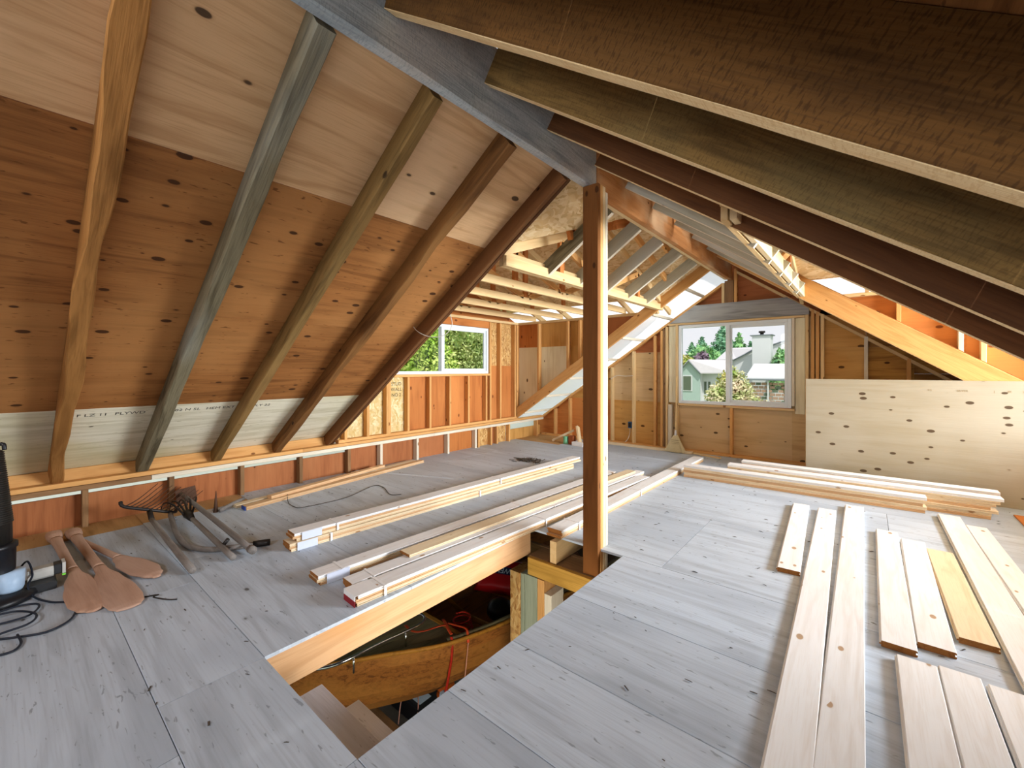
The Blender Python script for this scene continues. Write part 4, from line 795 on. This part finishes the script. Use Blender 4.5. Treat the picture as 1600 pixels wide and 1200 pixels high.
for y in (2.95, 3.25): tube('rib', bt, 'thwart_wood', [(bxc(y)+.62, y, -1.06), (bxc(y)+.5, y, -1.25), (bxc(y)+.2, y-.02, -1.30), (bxc(y)-.2, y-.02, -1.30), (bxc(y)-.5, y, -1.2), (bxc(y)-.6, y, -1.06)], .022, 5, 8, (.6, 1.6))
tube('bow_rail', bt, 'chrome', [(-3.22, 1.53, -.925), (-3.13, 1.60, -.90), (-3.075, 1.70, -.88), (-3.045, 1.95, -.87), (-3.01, 2.20, -.87), (-3.0, 2.34, -.87), (-3.04, 2.42, -.87), (-3.12, 2.44, -.87), (-3.17, 2.36, -.87), (-3.20, 2.15, -.87), (-3.26, 1.85, -.87), (-3.33, 1.60, -.885), (-3.39, 1.5, -.91)], .0125, 5, 10)
for y, x in ((1.75, -3.06), (2.2, -3.01)): tube('rail_foot', bt, 'chrome', [(x, y, -1.0), (x, y, -.875)], .009, 0, 8)
for y in (2.1, 4.6):
    cr = thing('boat_cradle', ('front' if y < 3 else 'rear')+' timber cradle holding up the boat', 'cradle', (bxc(y), y, GZ))
    box('crosspiece', cr, 'stud_old', (bxc(y)-.6, bxc(y)+.6), (y-.05, y+.05), (-1.78, -1.66), 'x')
    for s in (-1, 1): box('leg', cr, 'stud_old', (bxc(y)+s*.5-.04, bxc(y)+s*.5+.04), (y-.045, y+.045), (GZ, -1.78), 'z')
sg = thing('ratchet_strap', 'orange ratchet strap hanging over the boat side', 'strap', (-2.68, 2.5, -1.2))
tube('webbing', sg, 'strap_orange', [(-3.02, 2.62, -.96), (-2.93, 2.58, -.955), (-2.85, 2.54, -.955), (-2.79, 2.52, -.962)], .0135, 4, 6, (1, .14))
tube('webbing', sg, 'strap_orange', [(-3.24, 2.36, -.98), (-3.10, 2.34, -.97), (-3.02, 2.40, -.965), (-2.96, 2.52, -.955), (-2.92, 2.57, -.952)], .0135, 4, 6, (1, .14))
tube('webbing', sg, 'strap_red', [(-2.775, 2.50, -.965), (-2.748, 2.49, -1.0), (-2.745, 2.48, -1.12), (-2.76, 2.47, -1.24), (-2.775, 2.455, -1.36), (-2.79, 2.45, -1.43)], .0125, 4, 6, (1, .14))
tube('webbing', sg, 'strap_orange', [(-2.93, 2.60, -.952), (-2.83, 2.64, -.958), (-2.76, 2.66, -.962), (-2.715, 2.64, -.975), (-2.685, 2.62, -1.04)], .012, 4, 6, (1, .14))
tube('cord', sg, 'strap_pale', [(-2.685, 2.62, -1.04), (-2.69, 2.61, -1.15), (-2.695, 2.60, -1.26), (-2.70, 2.59, -1.34), (-2.71, 2.56, -1.40)], .004, 4, 6)
box('hook', sg, 'cup_blue', (-2.83, -2.79), (2.41, 2.46), (-1.50, -1.43), 'z', .008)
tag(tube('red_cord_coil', None, 'strap_red', [(-3.02+.11*math.cos(a*1.05)*(1-.012*a), 2.86+.12*math.sin(a*1.05)*(1-.012*a), -1.20+.006*a) for a in range(28)], .007, 3, 6), 'dark red cord coil lying in the open boat', 'cord')
bm = bmesh.new(); bmesh.ops.create_uvsphere(bm, u_segments=20, v_segments=12, radius=.14)
for v in bm.verts: v.co.z *= .8; v.co += Vector((math.sin(v.co.y*60), math.cos(v.co.x*50), 0))*.004
tag(obj('black_helmet', None, 'black_plastic', bm, I4((-2.97, 3.36, -1.17)), True), 'round black helmet lying in the boat beside the red bag', 'helmet')
# red bag: a stuffed pillow shape with a blue printed band
rb = thing('red_bag', 'red bag with upside down white lettering on a blue band in the boat', 'bag', (-3.15, 3.75, -1.165))
def pillow(n, mat, sx, sy, sz, M, y0=-1, y1=1, lift=0):
    bm = bmesh.new(); R = []; 
    for s in (1, -1):
        g_ = []
        for i in range(13):
            r = []
            for j in range(9):
                u = -1+i/6; v = y0+(y1-y0)*j/8; h = sz*((1-abs(u)**3)*(1-abs(v)**3))**.6+lift
                r.append(bm.verts.new((u*sx, v*sy, s*h+.004*math.sin(u*9+v*5))))
            g_.append(r)
        for i in range(12):
            for j in range(8): bm.faces.new((g_[i][j], g_[i+1][j], g_[i+1][j+1], g_[i][j+1]))
    bmesh.ops.remove_doubles(bm, verts=bm.verts, dist=.0005); bmesh.ops.recalc_face_normals(bm, faces=bm.faces); return obj(n, rb, mat, bm, M, True)
bagM = I4((-3.22, 3.70, -1.03)) @ Matrix.Rotation(math.radians(22), 4, 'Z') @ Matrix.Rotation(math.radians(38), 4, 'X')
pillow('sack', 'bag_red', .30, .20, .09, bagM)
pillow('print_band', 'bag_blue', .285, .20, .088, bagM, -.10, .34, .004)
text('lettering', rb, 'print_pale', 'OWENTR', bagM @ I4((0, .022, .0985)) @ Matrix.Rotation(math.pi, 4, 'Z'), .085)
# things on the garage floor
tb = thing('black_toolbox', 'black case on the garage floor under the boat side', 'case', (-3.75, 3.05, GZ))
box('case_body', tb, 'black_plastic', (-4.25, -3.45), (2.85, 3.35), (GZ, GZ+.22), 'x', .02); box('case_label', tb, 'label_blue', (-3.95, -3.72), (2.90, 3.06), (GZ+.221, GZ+.224), 'x', .001)
tag(lathe('orange_reel', None, 'reel_orange', [(0, 0), (.10, 0), (.10, .02), (.06, .025), (.06, .08), (.10, .085), (.10, .105), (0, .105)], (-3.62, 3.18, GZ+.222), 20), 'orange reel resting on the black case under the boat', 'reel')
tag(tube('pale_cord', None, 'strap_pale', [(-3.9, 2.75, GZ+.01), (-3.95, 2.85, GZ+.25), (-3.85, 2.95, GZ+.24), (-3.72, 2.88, GZ+.24), (-3.62, 2.78, GZ+.01), (-3.5, 2.7, GZ+.01)], .006, 5, 6), 'pale thin cord draped over the black case', 'cord')
tag(beam('floor_plank', None, 'rafter_gold', (-4.2, 2.6, GZ), (-3.2, 2.62, GZ), (-.09, .09), (0, .03)), 'brown plank on the garage floor before the black case', 'board')

# stamps (printed marks) on the weathered roof panels
for y, t_ in ((-.12, 'H'), (.42, '1 F LZ 11'), (.66, 'PLYWD'), (1.0, '15 82 N 5L'), (1.28, 'HEM EXT'), (1.62, 'PLY 22')):
    x = -4.53; stamp(bpy.data.objects['roof_panel.001'], t_, (x, y, zl(x)+DZ-.001), (0, 1, 0), SL, .055, 'ink')
for t_, z in (('STUD', 1.14), ('WALL', 1.06), ('NO 2', .98)): stamp(wl, t_, (-5.265, 3.68, z), (0, 1, 0), (0, 0, 1), .07, 'ink')

# ============================================================ OUTSIDE
gd = box('ground', None, 'lawn', (-80, 60), (-30, 120), (-3.0, -2.7), 'x'); gd['kind'] = 'structure'
def house(name, lab, parts): 
    h = thing(name, lab, 'house', (parts[0][2][0], parts[0][3][0], -2.7))
    for n, m, xr, yr, zr_ in parts: box(n, h, m, xr, yr, zr_, 'x', .01)
    return h
# green garden shed
sh = thing('garden_shed', 'pale green gabled shed at the left of the far window view', 'shed', (-11, 36, -2.7))
poly('gable_wall', sh, 'house_green', [(-11.7, 35, -2.7), (-10.05, 35, -2.7), (-10.05, 35, 1.0), (-10.85, 35, 1.98), (-11.7, 35, 1.0)], (0, .15, 0), (1, 0, 0))
box('side_wall', sh, 'house_white', (-10.2, -8.2), (35.8, 36), (-2.7, 1.0), 'x', .01); box('side_wall', sh, 'house_white', (-10.2, -10.05), (35.15, 35.8), (-2.7, 1.0), 'y', .01)
poly('roof', sh, 'roof_grey', [(-10.85, 34.8, 2.04), (-9.95, 34.8, 1.0), (-8.1, 35.8, 1.0), (-8.45, 37.3, 2.0)], (0, 0, .08), (1, 0, 0)); poly('roof', sh, 'roof_grey', [(-10.85, 34.8, 2.04), (-8.45, 37.3, 2.0), (-10.4, 38.5, 1.0), (-11.8, 35, .98)], (0, 0, .08), (1, 0, 0))
tube('bargeboard', sh, 'roof_edge', [(-11.75, 34.78, .95), (-10.85, 34.78, 2.02), (-9.95, 34.78, .97)], .05, 0, 6)
wf = box('window', sh, 'house_white', (-11.38, -10.62), (34.95, 35.0), (-.4, .86), 'z', .01); box('pane', wf, 'house_dark', (-11.3, -10.7), (34.93, 34.95), (-.32, .78), 'z', .01)
for x in (-9.95, -9.65): box('side_window', sh, 'house_dark', (x, x+.17), (35.77, 35.8), (-.6, .35), 'z', .01)
# main house
mh = thing('white_house', 'white house with a broad chimney across the garden', 'house', (-8, 42, -2.7))
box('wall', mh, 'house_white', (-9.1, -6.2), (42, 42.2), (-2.7, 2.2), 'x', .01); poly('gable_wall', mh, 'house_white', [(-9.09, 42, 2.2), (-6.2, 42, 2.2), (-6.2, 42, 3.9)], (0, .2, 0), (1, 0, 0)); box('side_wall', mh, 'house_white', (-10.6, -9.1), (42.6, 42.8), (-2.7, 2.2), 'x', .01)
poly('roof', mh, 'roof_grey', [(-10.75, 42.4, 2.15), (-9.05, 41.8, 2.15), (-7.5, 41.9, 3.12), (-7.6, 44, 3.3), (-10.0, 44, 3.25)], (0, 0, .08), (1, 0, 0))
tube('bargeboard', mh, 'roof_edge', [(-9.1, 41.75, 2.16), (-7.5, 41.8, 3.08)], .06, 0, 6); box('fascia', mh, 'roof_edge', (-10.75, -9.1), (42.3, 42.36), (2.1, 2.2), 'x', .01)
box('chimney', mh, 'house_white', (-7.36, -6.02), (40, 41.2), (-2.7, 4.1), 'z', .02); box('chimney_cap', mh, 'roof_edge', (-7.5, -5.88), (39.9, 41.3), (4.1, 4.18), 'x', .01); lathe('chimney_pot', mh, 'steel_dark', [(0, 0), (.14, 0), (.14, .16), (.24, .18), (.24, .32), (0, .34)], (-6.7, 40.4, 4.18), 14)
rh = thing('right_house', 'house gable rising behind the chimney at the right', 'house', (-5.5, 46, -2.7))
poly('wall', rh, 'house_white', [(-7.2, 46, -2.7), (-4.0, 46, -2.7), (-4.0, 46, 4.4), (-7.2, 46, 3.35)], (0, .2, 0), (1, 0, 0)); tube('bargeboard', rh, 'roof_edge', [(-7.3, 45.9, 3.38), (-3.9, 45.9, 4.62)], .09, 0, 6)
lr = thing('low_outbuilding', 'low white roofed outbuilding with pale brick below the chimney', 'outbuilding', (-5, 37, -2.7))
poly('roof', lr, 'house_white', [(-7.05, 35.7, .62), (-3.0, 35.7, .66), (-3.2, 38.6, 1.68), (-6.95, 38.6, 1.7)], (0, 0, .08), (1, 0, 0)); box('fascia', lr, 'roof_edge', (-7.05, -3.0), (35.64, 35.7), (.52, .64), 'x', .01)
for r in range(12):
    for c in range(11): box('brick', lr, 'brick_pale' if (r*7+c*3) % 5 else 'house_dark', (-6.9+c*.36+(r % 2)*.18, -6.9+c*.36+.31+(r % 2)*.18), (35.95, 36.1), (-2.7+r*.26, -2.7+r*.26+.2), 'x', .01)
for x in (-6.95, -5.6, -4.4): box('post', lr, 'house_white', (x, x+.09), (35.8, 35.9), (-2.7, .55), 'z', .01)
nh = thing('bright_backdrop', 'added pale wall that brightens the gap under the left eaves', 'backdrop', (-14, 2, -2.7))  # unseen wall added so the eave gap shows bright
box('wall', nh, 'house_white', (-14.2, -14), (-6, 8.2), (-2.7, .6), 'y', .01); box('fascia', nh, 'roof_edge', (-14.3, -13.9), (-6.2, 8.3), (.6, .75), 'y', .01)
# foliage
def leaves(bm, c, rx, ry, rz, n, s, rnd, shell=.55):
    for i in range(n):
        while True:
            d = Vector((rnd.gauss(0, 1), rnd.gauss(0, 1), rnd.gauss(0, 1)))
            if d.length > .1: break
        d.normalize(); r = shell+(1-shell)*rnd.random()
        p = Vector(c)+Vector((d.x*rx*r, d.y*ry*r, d.z*rz*r)); a = Vector((rnd.gauss(0, 1), rnd.gauss(0, 1), rnd.gauss(0, 1))).normalized(); b = a.cross(d)
        if b.length < .05: continue
        b.normalize(); q = s*rnd.uniform(.6, 1.4)
        bm.faces.new([bm.verts.new(p+v) for v in (-a*q, b*q*.5, a*q, -b*q*.5)])
def tree(name, lab, cat, x, y, zt, w, mat, kind, seed, n=900, leaf=.3, grp=None, zb=-2.7):
    rnd = random.Random(seed); t = thing(name, lab, cat, (x, y, zb), grp); bm = bmesh.new(); H = zt-zb
    if kind == 'conifer':
        for k in range(16):
            f = k/15; z = zb+H*(.12+.88*f); r = w*(1-f)**.8*rnd.uniform(.8, 1.15)+.05*w
            leaves(bm, (x, y, z-H*.03), r, r, H*.045, int(n*(.3+1.4*(1-f))/14), leaf*(.6+.6*(1-f)), rnd, .3)
    else:
        for k in range(11):
            a = rnd.uniform(0, 6.28); rr = w*rnd.uniform(0, .6); z = zb+H*rnd.uniform(.42, .86); leaves(bm, (x+rr*math.cos(a), y+rr*math.sin(a), z), w*.5, w*.5, H*.15, n//11, leaf, rnd, .5)
    obj('crown', t, mat, bm, I4()); tube('trunk', t, 'bark', [(x, y, zb), (x, y, zb+H*.55)], lambda q: w*.09*(1-.6*q), 0, 8); return t
tree('conifer', 'tall dark spruce rising above the white house roof', 'tree', -18.0, 75, 8.4, 4.2, 'leaf_conifer', 'conifer', 1, 4200, .5)
tree('conifer', 'green pointed conifer left of the tall spruce', 'tree', -21.2, 75, 6.7, 3.4, 'leaf_conifer', 'conifer', 2, 3400, .5)
tree('conifer', 'dim conifer at the left rim of the far window', 'tree', -23.4, 77, 5.9, 3.0, 'leaf_conifer', 'conifer', 3, 3000, .5)
tree('conifer', 'conifer beside the window mullion behind the house', 'tree', -15.6, 75, 7.0, 3.0, 'leaf_dark', 'conifer', 4, 3000, .5)
tree('conifer', 'small conifer left of the chimney', 'tree', -14.0, 75, 5.6, 2.4, 'leaf_conifer', 'conifer', 6, 2400, .45)
tree('broadleaf_tree', 'round green tree between the maroon one and the spruce', 'tree', -19.4, 70, 5.0, 3.0, 'leaf_dark', 'round', 7, 3000, .5)
tree('broadleaf_tree', 'maroon leaved tree behind the shed', 'tree', -14.1, 50, 3.4, 1.2, 'leaf_maroon', 'round', 8, 900, .25)
tree('broadleaf_tree', 'yellow green tree at the left of the far window', 'tree', -15.9, 50, 3.2, 1.2, 'leaf_yellow', 'round', 9, 900, .25)
tree('broadleaf_tree', 'green bushy tree right of the chimney', 'tree', -5.05, 40.2, 3.3, 1.1, 'leaf_dark', 'round', 10, 2600, .2)
for i, (x, y, zt, w, m, lab) in enumerate(((-5.1, 20, .6, .7, 'leaf_blossom', 'blossoming shrub nearest the shed wall'), (-4.6, 20.3, 1.35, .55, 'leaf_yellow', 'tall yellow green shrub left of the mullion'), (-4.1, 20, 1.3, .6, 'leaf_blossom', 'tall blossoming shrub right of the mullion'), (-3.6, 20.2, .35, .7, 'leaf_blossom', 'low blossoming shrub before the brick outbuilding'), (-3.0, 19.6, -.15, .6, 'leaf_yellow', 'yellow green shrub at the right of the window view'), (-2.5, 19.3, .1, .7, 'leaf_lime', 'bright green shrub in the lower right window corner'), (-3.3, 18.6, .05, .8, 'leaf_blossom', 'frontmost pale shrub under the window view'))):
    tree('shrub', lab, 'shrub', x, y, zt+.15, w*1.35, m, 'round', 40+i, 3200, .08, 'garden shrubs outside')
# trees outside the small left window
for i, (x, y, zt, w, m, lab) in enumerate(((-9.5, 8.9, 6.2, 1.7, 'leaf_cedar', 'cedar filling the right pane of the small left window'), (-8.9, 6.7, 3.2, 1.2, 'leaf_lime', 'lime green bush in the left pane of the small window'), (-11.0, 10.8, 6.0, 1.7, 'leaf_bright', 'bright green tree at the right rim of the small window'), (-11.8, 7.2, 7.0, 2.2, 'leaf_bright', 'bright green tree behind the lime bush'))):
    tree('garden_tree', lab, 'tree', x, y, zt, w, m, 'round', 70+i, 22000, .06)
